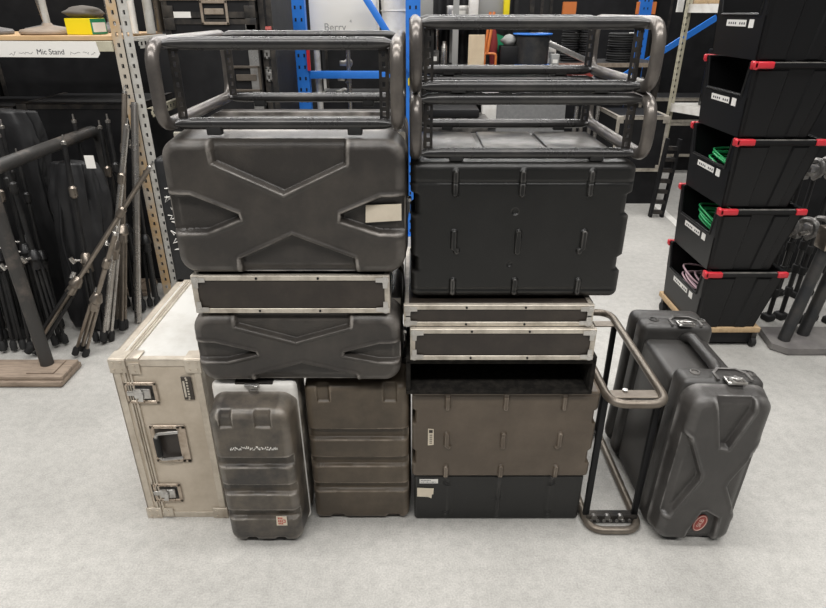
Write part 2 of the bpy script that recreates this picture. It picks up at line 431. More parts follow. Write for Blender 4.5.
# ------------------------------------------------------------------ ribbed black cases on the right
def pills(w, h, cols, rows, rad=.0085, up=.010):
    L_ = [((u-.5)*w, a*h, b_*h) for u in cols for a, b_ in rows]
    def f(x, z):
        s = 0
        for px, a, b_ in L_:
            if abs(x-px) > .03: continue
            zz = max(a, min(b_, z)); d = math.hypot(x-px, z-zz)
            s = max(s, 1-sstep(rad*.7, rad*1.15, d))
        return -up*s
    return f
def notch(w, spans, h, depth=.012):
    def f(x, z):
        for a, b_ in spans:
            if a*h < z < b_*h and abs(x) > w/2-.03:
                k = sstep(a*h, a*h+.01, z)*(1-sstep(b_*h-.01, b_*h, z))
                return (-math.copysign(depth*k, x), 0)
        return (0, 0)
    return f
w, h, d = .590, .386, .47
t = thing('ribbed_case', 'large black ribbed plastic case on the right stack, under the tube frames', 'equipment case', (.2885, 1.55, .8605))
pf = pills(w, h, (.2,.497,.8), ((.79,.93),(.37,.51),(.045,.14)))
def creased(x, z): return pf(x, z) + .003*math.exp(-((z-h*.865)/.004)**2) + .0015*math.exp(-((z-h*.07)/.004)**2) + (.004*(1-sstep(.006,.011,math.hypot(x+.015,z-h*.66))) + .003*(1-sstep(.005,.01,math.hypot(x+.02,z-h*.27))))
moulded(w, h, .15, .022, .020, creased, notch(w, ((.2,.34),(.62,.80)), h), nsx=190, nsz=110, inner=100).build('lid', M['black'], t, angle=50)
b = MB().box(-w/2+.008, w/2-.008, .152, d, .01, h-.008, .012, 3)
for a, c in ((-w/2+.02, -.10), (-.085, .085), (.10, w/2-.02)): b.box(a, c, .165, d-.02, h-.009, h-.001, .004, 2)
b.build('body', M['black'], t, angle=50)
b = MB(); b.box(-.1,.06,.155,.172,h-.0085,h-.0075); b.build('label_tape', M['greyplastic'], t)

t = thing('two_tone_case', 'floor standing case with faded brown ribbed lid over a black base', 'equipment case', (.290, 1.545, 0))
w, h, d = .586, .546, .47
hl = .345
pl = pills(w, hl, (.19,.50,.81), ((.82,.97),(.38,.52),(.02,.13)))
def lidface(x, z): return pl(x, z) + .002*math.exp(-((z-hl*.95)/.003)**2)
o = moulded(w, hl, .14, .014, .012, lidface, notch(w, ((.15,.34),(.62,.80)), hl, .01), nsx=190, nsz=110, inner=100).build('lid', M['fadelid'], t, angle=50); o.location = (0,0,.2)
pl2 = pills(w-.016, .2, (.19,.50,.81), ((.1,.95),), .007, .004)
o = moulded(w-.016, .199, .14, .014, .010, pl2, nsx=90, nsz=20, inner=24).build('base_shell', M['black'], t, angle=50); o.location = (0,.008,.0)
MB().box(-w/2+.01, w/2-.01, .15, d, .0, h, .012, 3).build('body', M['black'], t)
lb = MB().box(0,.062,-.0012,0,0,.018).build('barcode_label', M['paper'], t); lb.location = (-.268,.0055,.168)
s = MB()
for i in range(16): s.box(.004+i*.0034, .004+i*.0034+random.choice((.001,.002)), -.0016, -.001, .003, .0075)
for i in range(7): s.box(.004+i*.005, .0075+i*.005, -.0016, -.001, .011, .014)
s.build('print', M['ink'], lb)
MB().prism([(0,.002),(.038,0),(.049,-.006),(.05,.01),(.055,.013),(.056,.037),(.0,.04)], 'y', -.0016, 0).build('torn_label', M['cream'], t).location = (-.276,.0055,.108)
g = MB().prism([(0,0),(.019,.002),(.018,.064),(0,.066)], 'y', -.0016, 0).build('torn_sticker', M['cream'], t); g.location = (-.242,-.001,.335)
s = MB().prism([(.003,.05),(.015,.05),(.015,.062),(.003,.062)], 'y', -.0022, -.0017)
for i in range(5): s.box(.005,.014,-.0022,-.0017,.008+i*.008,.011+i*.008)
s.build('print', M['board'], g)

# ------------------------------------------------------------------ two small banded cases
def banded(w, h, bands, pads, feet, depth=.012):
    def f(x, z):
        v = z/h; s = 0
        for a, b_ in bands:
            s = max(s, sstep(a-.008, a+.003, v)*(1-sstep(b_-.003, b_+.008, v)))
        s *= 1-sstep(w/2-.012, w/2-.004, abs(x))*.4
        y = depth*s
        for u0, u1, v0, v1 in pads:
            u = x/w+.5
            k = sstep(u0-.012, u0+.012, u)*(1-sstep(u1-.012, u1+.012, u))*sstep(v0-.006, v0+.006, v)*(1-sstep(v1-.006, v1+.006, v))
            q = sstep(u0-.035, u0-.025, u)*(1-sstep(u1+.025, u1+.035, u))*sstep(v0-.018, v0-.012, v)
            y = max(y, 0)-.003*q+.012*k
        for u0, u1 in feet:
            u = x/w+.5
            k = sstep(u0-.02, u0+.02, u)*(1-sstep(u1-.02, u1+.02, u))*(1-sstep(.035, .06, v))
            y = max(y, .016*k)
        return y
    return f
t = thing('banded_case', 'narrow scuffed case with white rim and red sticker', 'equipment case', (-.483, 1.445, .001), (R(2.5), 0, 0))
w, h = .254, .560
moulded(w, h, .105, .045, .026, banded(w, h, ((.61,.672),(.405,.472),(.212,.272)), ((.16,.31,.885,1.03),(.57,.76,.885,1.03)), ((.24,.36),(.62,.74)), .015), nsx=64, nsz=130, inner=96, taper=.008).build('front_shell', M['dustyb'], t, angle=60)
MB().box(-w/2-.002, w/2+.002, .094, .132, .006, h+.027, .036, 6).build('rim', M['white'], t, angle=50)
MB().box(-w/2-.004, w/2+.002, .134, .25, .004, h+.016, .03, 4).build('rear_shell', M['dustyb'], t, angle=60)
lt = MB(); lt.box(-.055,.06,.098,.125,h+.020,h+.031,.003)
lt.build('latch_plate', M['rail'], t)
k = MB(); k.cyl((-.022,.090,h+.024),(.02,.090,h+.024),.006,10); k.box(-.012,.014,.084,.094,h-.010,h+.022,.002); k.tube(fillet([(-.004,.080,h+.032),(.018,.076,h+.030),(.018,.076,h+.016),(-.004,.080,h+.012)],.006,4),.003,6)
k.build('latch', M['steel'], t)
for zz in (.1,.31,.43):
    MB().box(-w/2-.014,-w/2-.004,.104,.130,zz-.02,zz+.02,.004).build('side_latch', M['steel'], t)
st = MB().prism([(-.001,.0),(.03,0),(.031,.036),(.001,.037)],'y',-.0015,0).build('sticker', M['cream'], t); st.location = (.040,-.0005,.090); st.scale = (1.12,1,1.12)
s = MB()
for zz in (.005,.015,.026):
    for i in range(3):
        q = MB(); s.box(.005+i*.005,.0085+i*.005,-.0022,-.0014,zz,zz+.007)
s.box(.019,.026,-.0022,-.0014,.012,.0145); s.box(.019,.026,-.0022,-.0014,.022,.0245); s.box(.024,.0265,-.0022,-.0014,.012,.0245)
s.build('print', M['redink'], st)
sc = MB()
for i in range(46):
    x = -.066+i*.0031+random.uniform(-.001,.001); z = h*.742+random.uniform(-.006,.006)
    sc.box(x, x+random.uniform(.001,.004), -.0016,-.0002, z, z+random.uniform(.002,.007))
sc.build('scuff_marks', M['white'], t)

t = thing('banded_case', 'dusty brown banded case left of the two tone case', 'equipment case', (-.176, 1.548, 0))
w, h = .338, .570
moulded(w, h, .12, .030, .024, banded(w, h, ((.622,.688),(.43,.488),(.24,.292)), ((.135,.25,.88,1.03),(.75,.87,.88,1.03)), ((.19,.31),(.76,.88)), .015), nsx=80, nsz=130, inner=96, taper=.006).build('front_shell', M['dusty'], t, angle=60)
MB().box(-w/2+.004, w/2-.004, .122, .30, 0, .594, .022, 4).build('rear_shell', M['dusty'], t, angle=60)
MB().box(-w/2-.003, w/2-.001, .118, .128, .004, .589, .004).build('rim', M['rail'], t)
MB().box(-.05,.05,.10,.112,h-.002,h+.014,.003).build('latch_plate', M['rail'], t)

# ------------------------------------------------------------------ pale flight case
x0, x1, y0, y1, h = -.925, -.650, 1.564, 2.17, .645
w = x1-x0; d = y1-y0
t = thing('flight_case', 'large scuffed pale flight case with butterfly latches, left end of the stack', 'flight case', ((x0+x1)/2, y0, 0))
MB().box(-w/2+.003, w/2-.003, .003, d-.003, .003, h-.004).build('body', M['pale'], t)
MB().box(-w/2+.004, w/2-.004, .004, d-.004, h-.0045, h-.0025).build('top_panel', M['paletop'], t)
e = MB(); q = .024; k = .003
for X in (-w/2, w/2-q):
    e.box(X, X+q, 0, k, 0, h, .001, 1); e.box(X, X+q, d-k, d, 0, h, .001, 1); e.box(X, X+q, 0, d, h-k, h, .001, 1)
for Z in (0, h-q):
    e.box(-w/2, w/2, 0, k, Z, Z+q, .001, 1); e.box(-w/2, w/2, d-k, d, Z, Z+q, .001, 1)
    for X in (-w/2, w/2-k): e.box(X, X+k, 0, d, Z, Z+q)
for yy in (0, d-q):
    e.box(-w/2, w/2, yy, yy+q, h-k, h, .001, 1)
    for X in (-w/2, w/2-k): e.box(X, X+k, yy, yy+q, 0, h)
e.build('edging', M['palealu'], t)
e = MB()
for X, ww in ((-w/2+.034,.007),(-w/2+.045,.004),(-w/2+.053,.007)):
    e.box(X, X+ww, -.004, .004, .03, h-.03, .0015, 1); e.box(X, X+ww, .02, d-.02, h-.004, h+.0045, .0015, 1)
e.build('lid_joint', M['palealu'], t)
for sx in (-1, 1):
    for sz in (0, 1):
        c = MB(); Z = .022 if sz == 0 else h-.022; X = sx*(w/2-.022)
        c.box(X-.026, X+.026, -.005, .0, Z-.024, Z+.024, .008, 3)
        c.box(X-.026, X+.026, 0, .05, (h-.001) if sz else -.0, (h+.004) if sz else .003, .0015, 1)
        c.cyl((sx*(w/2-.006), .004, h-.006 if sz else .008), (sx*(w/2-.006), .012, h-.006 if sz else .008), .011, 12)
        for a, b_ in ((-.012,-.012),(.012,-.012),(-.012,.012),(.012,.012)): c.cyl((X+a,-.008,Z+b_),(X+a,-.004,Z+b_),.004,8)
        c.build('corner', M['palealu'], t)
for Z in (h-.03, .025):
    br = MB(); br.box(-w/2+.055, -w/2+.09, -.005, 0, Z-.02, Z+.02, .003)
    for a in (-.01,.01): br.cyl((-w/2+.072,-.008,Z+a),(-w/2+.072,-.004,Z+a),.004,8)
    if Z > .3: br.box(-w/2+.055, -w/2+.09, 0, .05, h, h+.005, .002)
    br.build('brace', M['palealu'], t)
def butterfly(parent, X, Z):
    f = MB(); a, b_ = .050, .040
    f.box(X-a, X+a, -.004, 0, Z+b_-.012, Z+b_, .002, 1); f.box(X-a, X+a, -.004, 0, Z-b_, Z-b_+.012, .002, 1)
    f.box(X-a, X-a+.013, -.004, 0, Z-b_, Z+b_, .002, 1); f.box(X+a-.013, X+a, -.004, 0, Z-b_, Z+b_, .002, 1)
    for i in range(5):
        for s in (-1,1): f.cyl((X-a+.01+i*.02,-.007,Z+s*(b_-.006)),(X-a+.01+i*.02,-.003,Z+s*(b_-.006)),.0035,8)
    o = f.build('latch_dish', M['oldsteel'], parent)
    MB().box(X-a+.012, X+a-.012, -.001, .001, Z-b_+.012, Z+b_-.012).build('recess', M['rail'], o)
    g = MB(); g.box(X-.024, X+.03, -.010, -.001, Z-.018, Z+.018, .004); g.cyl((X,-.018,Z),(X,-.009,Z),.010,12)
    for s in (-1, 1): g.prism([(X,Z),(X+.008,Z+s*.008),(X+.006,Z+s*.024),(X-.012,Z+s*.022)],'y',-.017,-.013)
    g.box(X-.045,X-.02,-.009,-.002,Z-.008,Z+.01,.003)
    g.build('butterfly_catch', M['steel'], o)
    return o
LX = -.060
butterfly(t, LX, .525); butterfly(t, LX+.006, .115)
f = MB(); X, Z, a, b_ = -.005, .325, .058, .075
f.box(X-a, X+a, -.004, 0, Z+b_-.014, Z+b_, .002, 1); f.box(X-a, X+a, -.004, 0, Z-b_, Z-b_+.014, .002, 1)
f.box(X-a, X-a+.015, -.004, 0, Z-b_, Z+b_, .002, 1); f.box(X+a-.03, X+a, -.004, 0, Z-b_, Z+b_, .002, 1)
for i in range(4):
    for s in (-1,1): f.cyl((X-a+.012+i*.03,-.007,Z+s*(b_-.007)),(X-a+.012+i*.03,-.003,Z+s*(b_-.007)),.004,8)
hd = f.build('handle_dish', M['oldsteel'], t)
MB().box(X-a+.014, X+a-.028, -.001, .001, Z-b_+.013, Z+b_-.013).build('recess', M['board'], hd)
g = MB(); g.tube(fillet([(X+.035,-.008,Z+.052),(X-.035,-.018,Z+.052),(X-.035,-.018,Z-.052),(X+.035,-.008,Z-.052)],.012,5),.0055,10)
g.build('handle', M['steel'], hd)
MB().cyl((X-.035,-.018,Z-.036),(X-.035,-.018,Z+.036),.010,12).build('grip', M['rubber'], hd)
n = MB().box(.070,.102,-.003,.0,.50,.585,.001,1).build('name_plate', M['board'], t)
s = MB()
for i in range(7): s.box(.084,.090,-.0038,-.0028,.508+i*.0105,.514+i*.0105)
for zz in (.504,.581): s.cyl((.086,-.005,zz),(.086,-.002,zz),.003,8)
s.box(.074,.080,-.0038,-.0028,.51,.57)
s.build('engraving', M['alu'], n)

# ------------------------------------------------------------------ tube rack frames
def ladder(mb, x, y0, y1, z0, z1, n, fold):
    """A rack rail: an L-section whose front web has square holes and whose side web is solid."""
    X0, X1 = min(x, x+fold), max(x, x+fold); q = .007
    mb.box(x-.0012, x+.0012, y0, y1, z0, z1)
    mb.box(X0, X0+q, y0-.0012, y0+.0012, z0, z1); mb.box(X1-q, X1, y0-.0012, y0+.0012, z0, z1)
    H = (z1-z0)/n
    for i in range(n+1):
        zc = z0+i*H
        mb.box(X0+q, X1-q, y0-.0012, y0+.0012, max(z0, zc-.0055), min(z1, zc+.0055))
def make_frame(label, L_, D, Hh, loc, rot=(0,0,0), holes=7, mt='tube', hoopm='tubeworn', name='tube_rack', r=.0145, mount=.012):
    t = thing(name, label, 'tube rack', loc, rot)
    for s in (0, 1):
        x = r if s == 0 else L_-r
        pts = fillet([(x,-.02+r,r),(x,D-r,r),(x,D-r,Hh-r),(x,-.02+r,Hh-r)], .055, 8, True)
        MB().tube(pts, r*1.08, 14, closed=True).build('side_hoop', M[hoopm] if isinstance(hoopm, str) else hoopm[s], t, angle=60)
    for y in (.045, D-.065):
        for z in (r, Hh-r):
            n = 14; pts = []; fl_ = []
            for i in range(n+1):
                u = i/n
                u = .5-.5*math.cos(PI*u); pts.append((.018+(L_-.036)*u, y, z))
                k = sstep(0, .06, min(u, 1-u)); fl_.append((.35+.65*k, 1.25-.25*k))
            # tube frame: first normal is 'up'
            MB().tube(pts, r, 14, flat=fl_).build('bar', M[mt], t, angle=60)
    for s in (0, 1):
        x = .036 if s == 0 else L_-.036
        for y in (.05, D-.095):
            b = MB(); ladder(b, x, y-.004, y+.03, 2*r-.003, Hh-2*r+.003, holes, .022 if s == 0 else -.022)
            b.build('rack_rail', M['rail'], t, smooth=False)
    for x in (.12, L_-.12):
        for y in (.045, D-.065):
            MB().box(x-.018, x+.018, y-.012, y+.012, -mount, r*.7, .003).build('rubber_mount', M['rubber'], t)
    return t
make_frame('black tube frame on top of the left stack', .586, .60, .210, (-.609, 1.475, 1.335))
make_frame('tube frame resting directly on the large black ribbed case', .604, .56, .163, (-.008, 1.525, 1.2525), holes=5, mount=.005)
make_frame('tube frame stacked on another one, topmost on the right stack', .594, .56, .171, (-.008, 1.525, 1.4165), holes=5, mount=.0005)
# frame standing on its end beside the two tone case
t = thing('tube_rack', 'tube frame standing on end', 'tube rack', (.584, 1.478, 0))
t['label'] = 'brown tube frame standing on its end on the floor'
W_, D_, H_, r = .202, .64, .546, .0135
for z in (r, H_-r):
    MB().tube(fillet([(r,r,z),(W_-r,r,z),(W_-r,D_-r,z),(r,D_-r,z)], .06, 8, True), r, 14, closed=True).build('end_hoop', M['tubebrown'], t, angle=60)
for y in (.075, D_-.10):
    for x in (.017, W_-.017):
        MB().box(x-.010, x+.010, y-.006, y+.010, .012, H_-.014, .003).build('upright', M['dark'], t)
for z, m in ((.022,'rail'),(H_-.020,'tubebrown')):
    for y in (.075, D_-.10):
        MB().box(.012, W_-.012, y-.020, y+.020, z-.003, z+.004, .002, 1).build('cross_plate', M[m], t)
b = MB()
for i in range(7): b.cyl((.03+i*.022, .048, .02), (.03+i*.022, .056, .02), .006, 8)
for x in (.04,.085,.13): b.cyl((x,.050,.032),(x,.064,.032),.010,10)
b.build('bolt', M['steel'], t)
MB().box(.014, W_-.014, .052, .06, .008, .04, .002).build('rack_rail', M['rail'], t)
b = MB(); b.cyl((.08,.09,H_-.012),(.08,.09,H_-.04),.009,10); b.cyl((.1,.04,H_-.035),(.1,.055,H_-.035),.011,10); b.build('screw', M['steel'], t)

# ------------------------------------------------------------------ large X case on the right
XB = [[(.30,1.3),(.30,.95),(.47,.68),(.58,.67),(.74,.90),(.74,1.3)],
      [(-.2,.78),(.02,.76),(.11,.735),(.355,.50),(.36,.46),(.12,.20),(-.2,.20)],
      [(1.2,.76),(.98,.745),(.715,.46),(.70,.42),(.97,.17),(1.2,.16)],
      [(.37,-.3),(.40,.10),(.50,.245),(.56,.25),(.74,.20),(.80,-.3)]]
w, h = .262, .592
t = thing('roto_rack_case', 'large grey black X-fronted case with a red oval badge, on the floor', 'equipment case', (.923, 1.440, .004), (0, R(1.8), R(0)))
o = moulded(w, h-.008, .072, .05, .03, xface(w, h, XB, .018, .008), nsx=70, nsz=130, inner=84, taper=.010).build('lid', M['bigskb'], t, angle=60); o.location = (0,0,.004)
MB().box(-w/2+.002, w/2-.002, .075, .165, 0, h+.002, .026, 5).build('front_collar', M['bigbody'], t, angle=60)
b = MB().box(-w/2+.012, w/2-.024, .16, .43, .01, h-.045, .022, 4)
b.build('body', M['bigbody'], t, angle=60)
# handle over the sunk waist
hb = MB()
hb.tube(fillet([(.022,.150,h-.06),(.026,.19,h-.016),(.026,.39,h-.016),(.022,.43,h-.06)],.035,6),.019,12)
hb.build('handle', M['bigbody'], t, angle=60)
MB().box(-w/2+.002, w/2-.002, .425, .505, 0, h+.002, .026, 5).build('rear_collar', M['bigbody'], t, angle=60)
MB().box(-w/2, w/2, .508, .59, .004, h-.004, .032, 5).build('rear_lid', M['bigbody'], t, angle=60)
for yy, lx in ((.112,.03),(.462,.03)):
    for x in (-.075,.095):
        k = MB().torus((x,yy+.012,h+.0025),.013,.004,16,8); k.cyl((x,yy+.012,h-.002),(x,yy+.012,h+.0035),.008,12); k.build('rivet_cap', M['black'], t)
    hh = MB()
    hh.prism([(lx-.055,yy-.03),(lx-.055,yy+.01),(lx-.03,yy+.036),(lx+.03,yy+.036),(lx+.055,yy+.01),(lx+.055,yy-.03),(lx+.047,yy-.03),(lx+.047,yy+.006),(lx+.026,yy+.028),(lx-.026,yy+.028),(lx-.047,yy+.006),(lx-.047,yy-.03)],'z',h-.001,h+.007)
    hh.build('latch_guard', M['bigskb'], t)
for yy in (.085, .45):
    k = MB(); k.box(-.004,.05,yy-.03,yy+.012,h+.002,h+.010,.003); k.cyl((.0,yy-.012,h+.012),(.045,yy-.012,h+.012),.006,10)
    k.prism([(.005,yy-.03),(.05,yy-.034),(.044,yy-.008),(.03,yy+.006),(.012,yy-.004)],'z',h+.010,h+.016)
    k.tube(fillet([(.012,yy-.01,h+.016),(.018,yy-.028,h+.022),(.042,yy-.028,h+.022),(.042,yy-.01,h+.016)],.01,4),.003,6)
    k.build('twist_latch', M['steel'], t)
for s in (-1,1):
    MB().box(s*.07-.02, s*.07+.02, .03, .1, .001, .012, .004).build('foot', M['rubber'], t)
bd = MB(); el = [(.022*math.cos(2*PI*i/32), .036*math.sin(2*PI*i/32)) for i in range(32)]
bd.prism(el,'y',-.002,.0)
bo = bd.build('badge', M['logored'], t); bo.location = (.018,.0165,.082); bo.rotation_euler = (0,R(12),0); bo['label'] = 'red oval badge'
rg = MB(); rg.tube([(.0185*math.cos(2*PI*i/32),-.003,.032*math.sin(2*PI*i/32)) for i in range(32)], .0014, 6, closed=True)
rg.build('badge_ring', M['logopink'], bo)
lettering('badge_lettering', 'SKB', .021, M['logopink'], bo, (.007,-.0025,0), (R(90),R(-90),0), .0006, 'CENTER')
MB().box(-.05,.05,.03,.04,.006,.02,.003).build('lower_latch', M['rail'], t)
# holes on the left flank
fk = MB()
for yy, zz in ((.18,.36),(.18,.43)): fk.cyl((-w/2-.001,yy,zz),(-w/2+.004,yy,zz),.016,14)
fk.build('flank_recess', M['dark'], t)
# ------------------------------------------------------------------ left shelving
def slotted_post(parent, x, y, z1, m, s=.045, sx=1, sy=-1):
    """Slotted steel angle: two webs at right angles, each with rows of real slots; one part."""
    b = MB(); q = .012; th = .0022; pit = .05; n = int(z1/pit)
    def bx(mi, a0, a1, z0, z1_):
        if mi == 0: b.box(x+min(sx*a0,sx*a1), x+max(sx*a0,sx*a1), y-th/2, y+th/2, z0, z1_, mi=0)
        else: b.box(x-th/2, x+th/2, y+min(sy*a0,sy*a1), y+max(sy*a0,sy*a1), z0, z1_, mi=1)
    for mi in (0, 1):
        bx(mi, 0, s*.36, 0, z1); bx(mi, s*.64, s, 0, z1)
        for i in range(n): bx(mi, s*.36, s*.64, i*pit, i*pit+.030)
    return b.build('post', m, parent, smooth=False)
def slotbeam(parent, x, y0, y1, z0, z1, m):
    b = MB(); q = (z1-z0)*.3
    b.box(x-.0012, x+.0012, y0, y1, z0, z0+q); b.box(x-.0012, x+.0012, y0, y1, z1-q, z1)
    n = int((y1-y0)/.05)
    for i in range(n+1): b.box(x-.0012, x+.0012, y0+i*(y1-y0)/n-.012, y0+i*(y1-y0)/n+.012, z0+q, z1-q)
    b.box(x-.03, x, y0, y1, z1-.002, z1)
    return b.build('side_beam', m, parent, smooth=False)
SH = thing('shelving_unit', 'slotted steel shelving unit with a pine shelf, at the left of the picture', 'shelving', (0,0,0))
slotted_post(SH, -1.522, 3.322, 2.1, (M['tanpost'], M['slot']), s=.050, sx=1, sy=1)
slotted_post(SH, -1.470, 3.335, 2.1, (M['slot'], M['slot']), s=.048, sx=1, sy=1)
slotted_post(SH, -1.50, 4.05, 2.1, (M['slot'], M['slot']), s=.05, sx=1, sy=-1)
slotbeam(SH, -1.418, 3.39, 4.045, 1.42, 1.466, M['slot'])
slotbeam(SH, -1.418, 3.39, 4.045, 1.075, 1.12, M['creampost'])
MB().box(-3.3,-1.53,3.34,4.02,1.460,1.483,.002,1).build('shelf_board', M['wood'], SH)
MB().box(-3.3,-1.523,3.30,3.318,1.410,1.459,.002,1).build('front_beam', M['creampost'], SH)
MB().box(-1.52,-1.385,3.53,3.95,1.450,1.471,.002,1).build('steel_shelf', M['slot'], SH)
MB().prism([(-2.35,1.387),(-1.605,1.382),(-1.590,1.40),(-1.60,1.458),(-2.35,1.462)],'y',3.296,3.298).build('shelf_label', M['paper'], SH)
wr = lettering('handwriting', 'Mic Stand', .036, M['ink'], SH, (-1.91,3.2955,1.398), depth=.0004)
s = MB(); random.seed(3)
def scrib(x0, x1, z0, hh):
    x = x0; pts = []
    while x < x1:
        pts.append((x, 3.2955, z0+random.uniform(0, hh))); x += random.uniform(.004,.008)
    s.tube(pts, .0008, 4)
for a, b_ in ((-2.05,-2.01),(-2.0,-1.93),(-1.74,-1.685),(-1.675,-1.645),(-1.635,-1.61)): scrib(a, b_, 1.393, .018)
s.build('scribble', M['ink'], SH)
# things on the pine shelf
def round_stand(label, x, y, rr, m, tm, hh=.5, tl=0, name='round_base_stand', off=0):
    t = thing(name, label, 'stand', (x, y, 1.484), (tl, 0, 0))
    MB().lathe([(rr*.94,0),(rr,.006),(rr,.016),(rr*.95,.024),(rr*.5,.034),(.03,.04),(.02,.055),(.001,.055)], seg=36).build('base', m, t)
    MB().cyl((0,0,.05),(off,.0,hh),.017,14).build('tube', tm, t)
    return t
round_stand('round tan cast stand base with a pale tube, in the middle of the pine shelf', -1.939, 3.51, .140, M['stone'], M['slot'])
round_stand('grey round stand base with slanted silver tube, left of the tan one', -2.053-.05, 3.80, .12, M['greybase'], M['chrome'], off=-.06)
round_stand('dark grey round stand base at the far left of the pine shelf', -2.305+.06, 3.50, .11, M['greybase'], M['bronze'], off=-.05)
round_stand('grey round stand base with a thin tube, behind the yellow box on the pine shelf', -1.76, 3.86, .12, M['greybase'], M['chrome'])
yb = thing('card_box', 'yellow card box with a green and white end on the pine shelf', 'box', (-1.721, 3.43, 1.484), (0,0,R(-12)))
MB().box(-.095,.055,0,.12,0,.078,.002,1).build('carton', M['yellow'], yb)
MB().box(.0555,.059,.002,.118,.002,.076).build('end_label', M['greenplastic'], yb)
MB().box(.0592,.0600,.01,.11,.012,.058).build('end_print', M['paper'], yb)
def blob(w, d, h, amp=.12, seed=0, n=20, rows=10):
    rs = []
    for j in range(rows+1):
        v = j/rows; z = h*v; k = (math.sin(PI*min(1, .12+.88*v)))**.55 if j < rows else .05
        r = []
        for i in range(n):
            a = 2*PI*i/n; q = 1+amp*noise.noise(Vector((math.cos(a)*1.6+seed, math.sin(a)*1.6, v*3.1)))*1.8
            r.append((w/2*k*q*math.cos(a), d/2*k*q*math.sin(a), z))
        rs.append(r)
    return MB().rings(rs)
c = tag(blob(.19,.13,.06,.2,4).build('cloth', M['greycloth'], angle=80), 'grey cloth bundle lying on the yellow card box', 'cloth'); c.location = (yb.location.x-.01, 3.505, 1.563)
for i, (x, rr, y, m, lb) in enumerate(((-1.527,.018,3.62,'white','left'),(-1.423,.024,3.58,'slot','middle'),(-1.453,.022,3.80,'bronze','right'))):
    o = tag(MB().cyl((0,0,0),(0,.03,.62),rr,14).build('loose_tube', M[m]), 'upright pipe on the pine shelf, %s of the three behind the slotted post' % lb, 'pipe', 'pipes on the pine shelf')
    o.location = (x, y, 1.4845)

# ------------------------------------------------------------------ pipe trolleys
def trolley(label, loc, x_in, x_out, y0, y1, z1, m):
    t = thing('pipe_trolley', label, 'trolley', loc)
    MB().tube(fillet([(x_in,y0+.02,.045),(x_in*1.0,y0,z1),(x_in,y1,z1),(x_in,y1-.02,.045)],.09,7), .030, 16).build('pipe', M['pipe'], t, angle=60)
    for y in (y0, y1):
        a = min(x_in,x_out)-.09; b_ = max(x_in,x_out)+.12
        b = MB().box(a, b_, y-.10, y+.09, .006, .032, .004); b.box(a, b_, y-.085, y+.075, .033, .052, .004)
        b.build('base_board', M[m], t)
        MB().box(x_in-.06, x_in+.07, y-.06, y+.06, .0525, .060, .002, 1).build('foot_plate', M[m], t)
    return t
trolley('grey pipe trolley on a worn plywood base in front of the left stands', (0,0,0), -1.772, -2.55, 2.465, 3.46, 1.0, 'ply')

# ------------------------------------------------------------------ folded stands
def stand(name, label, group, L_, m='stand', leg='stand', foot='rubber', hub=.46, big=False, head=None):
    t = thing(name, label, 'stand', group=group)
    MB().cyl((0,0,.06),(0,0,L_),.0115 if not big else .014,10).build('tube', M[leg if big else m], t)
    MB().lathe([(.012,hub-.05),(.026,hub-.04),(.024,hub),(.031,hub+.012),(.022,hub+.05),(.012,hub+.06)], seg=14).build('clutch', M[m], t)
    for i in range(3):
        a = 2*PI*i/3+.4; c, s_ = math.cos(a), math.sin(a)
        g = MB().tube([(c*.020,s_*.020,hub-.02),(c*.026,s_*.026,.05)],.0085,8).build('leg', M[leg], t)
        MB().lathe([(.010,-.0),(.0165,.004),(.0165,.04),(.010,.055)],(c*.027,s_*.027,0),12).build('rubber_foot', M[foot], g)
    k = MB(); k.cyl((0,.01,hub+.02),(.05,.03,hub+.025),.006,8); k.cyl((.045,.03,hub+.01),(.06,.035,hub+.04),.011,8); k.build('knob', M['chrome'], t)
    MB().lathe([(.012,L_*.78-.03),(.019,L_*.78-.02),(.019,L_*.78+.02),(.012,L_*.78+.03)], seg=12).build('collar', M[m], t)
    if head != 'none':
        MB().lathe([(.011,L_),(.013,L_+.003),(.013,L_+.015),(.005,L_+.02),(.0045,L_+.045),(.001,L_+.047)], seg=10).build('tip', M['chrome'], t)
    return t
GS = 'folded stands under the left shelf'
sb = stand('folded_stand', 'black folded stand leaning in the crowd under the left shelf', GS, 1.06)
sb3 = stand('folded_stand', 'black stand with a shiny nickel clutch in the crowd under the left shelf', GS, 1.02, 'stand', 'stand', hub=.43)
for ch in sb3.children:
    if ch.name.split('.')[0] in ('clutch','collar'): ch.data.materials[0] = M['bronze']
sb2 = stand('folded_stand', 'black folded stand leaning in the crowd under the left shelf', GS, .92, hub=.38)
random.seed(11)
first = {}
spots = []
for i in range(7): spots.append((-2.52+.094*i, 2.70+.012*(i % 2), .17))
for i in range(7): spots.append((-2.55+.096*i, 2.83+.012*(i % 2), .15))
for i in range(7): spots.append((-2.56+.096*i, 2.96+.012*(i % 2), .13))
for i in range(4): spots.append((-1.74+.066*i, 3.17+.05*(i % 2), .08))
spots += [(-1.87,2.77,.08),(-1.665,2.80,.09)]
for i, (x, y, tl) in enumerate(spots):
    src = (sb2, sb, sb3, sb)[i % 4]
    e = lean((-.02+random.uniform(-.035,.035), tl+random.uniform(-.01,.01), 1))
    z = .010
    if src.name not in first:
        first[src.name] = 1; src.location = (x,y,z); src.rotation_euler = e
    else: dup(src, (x,y,z), e)
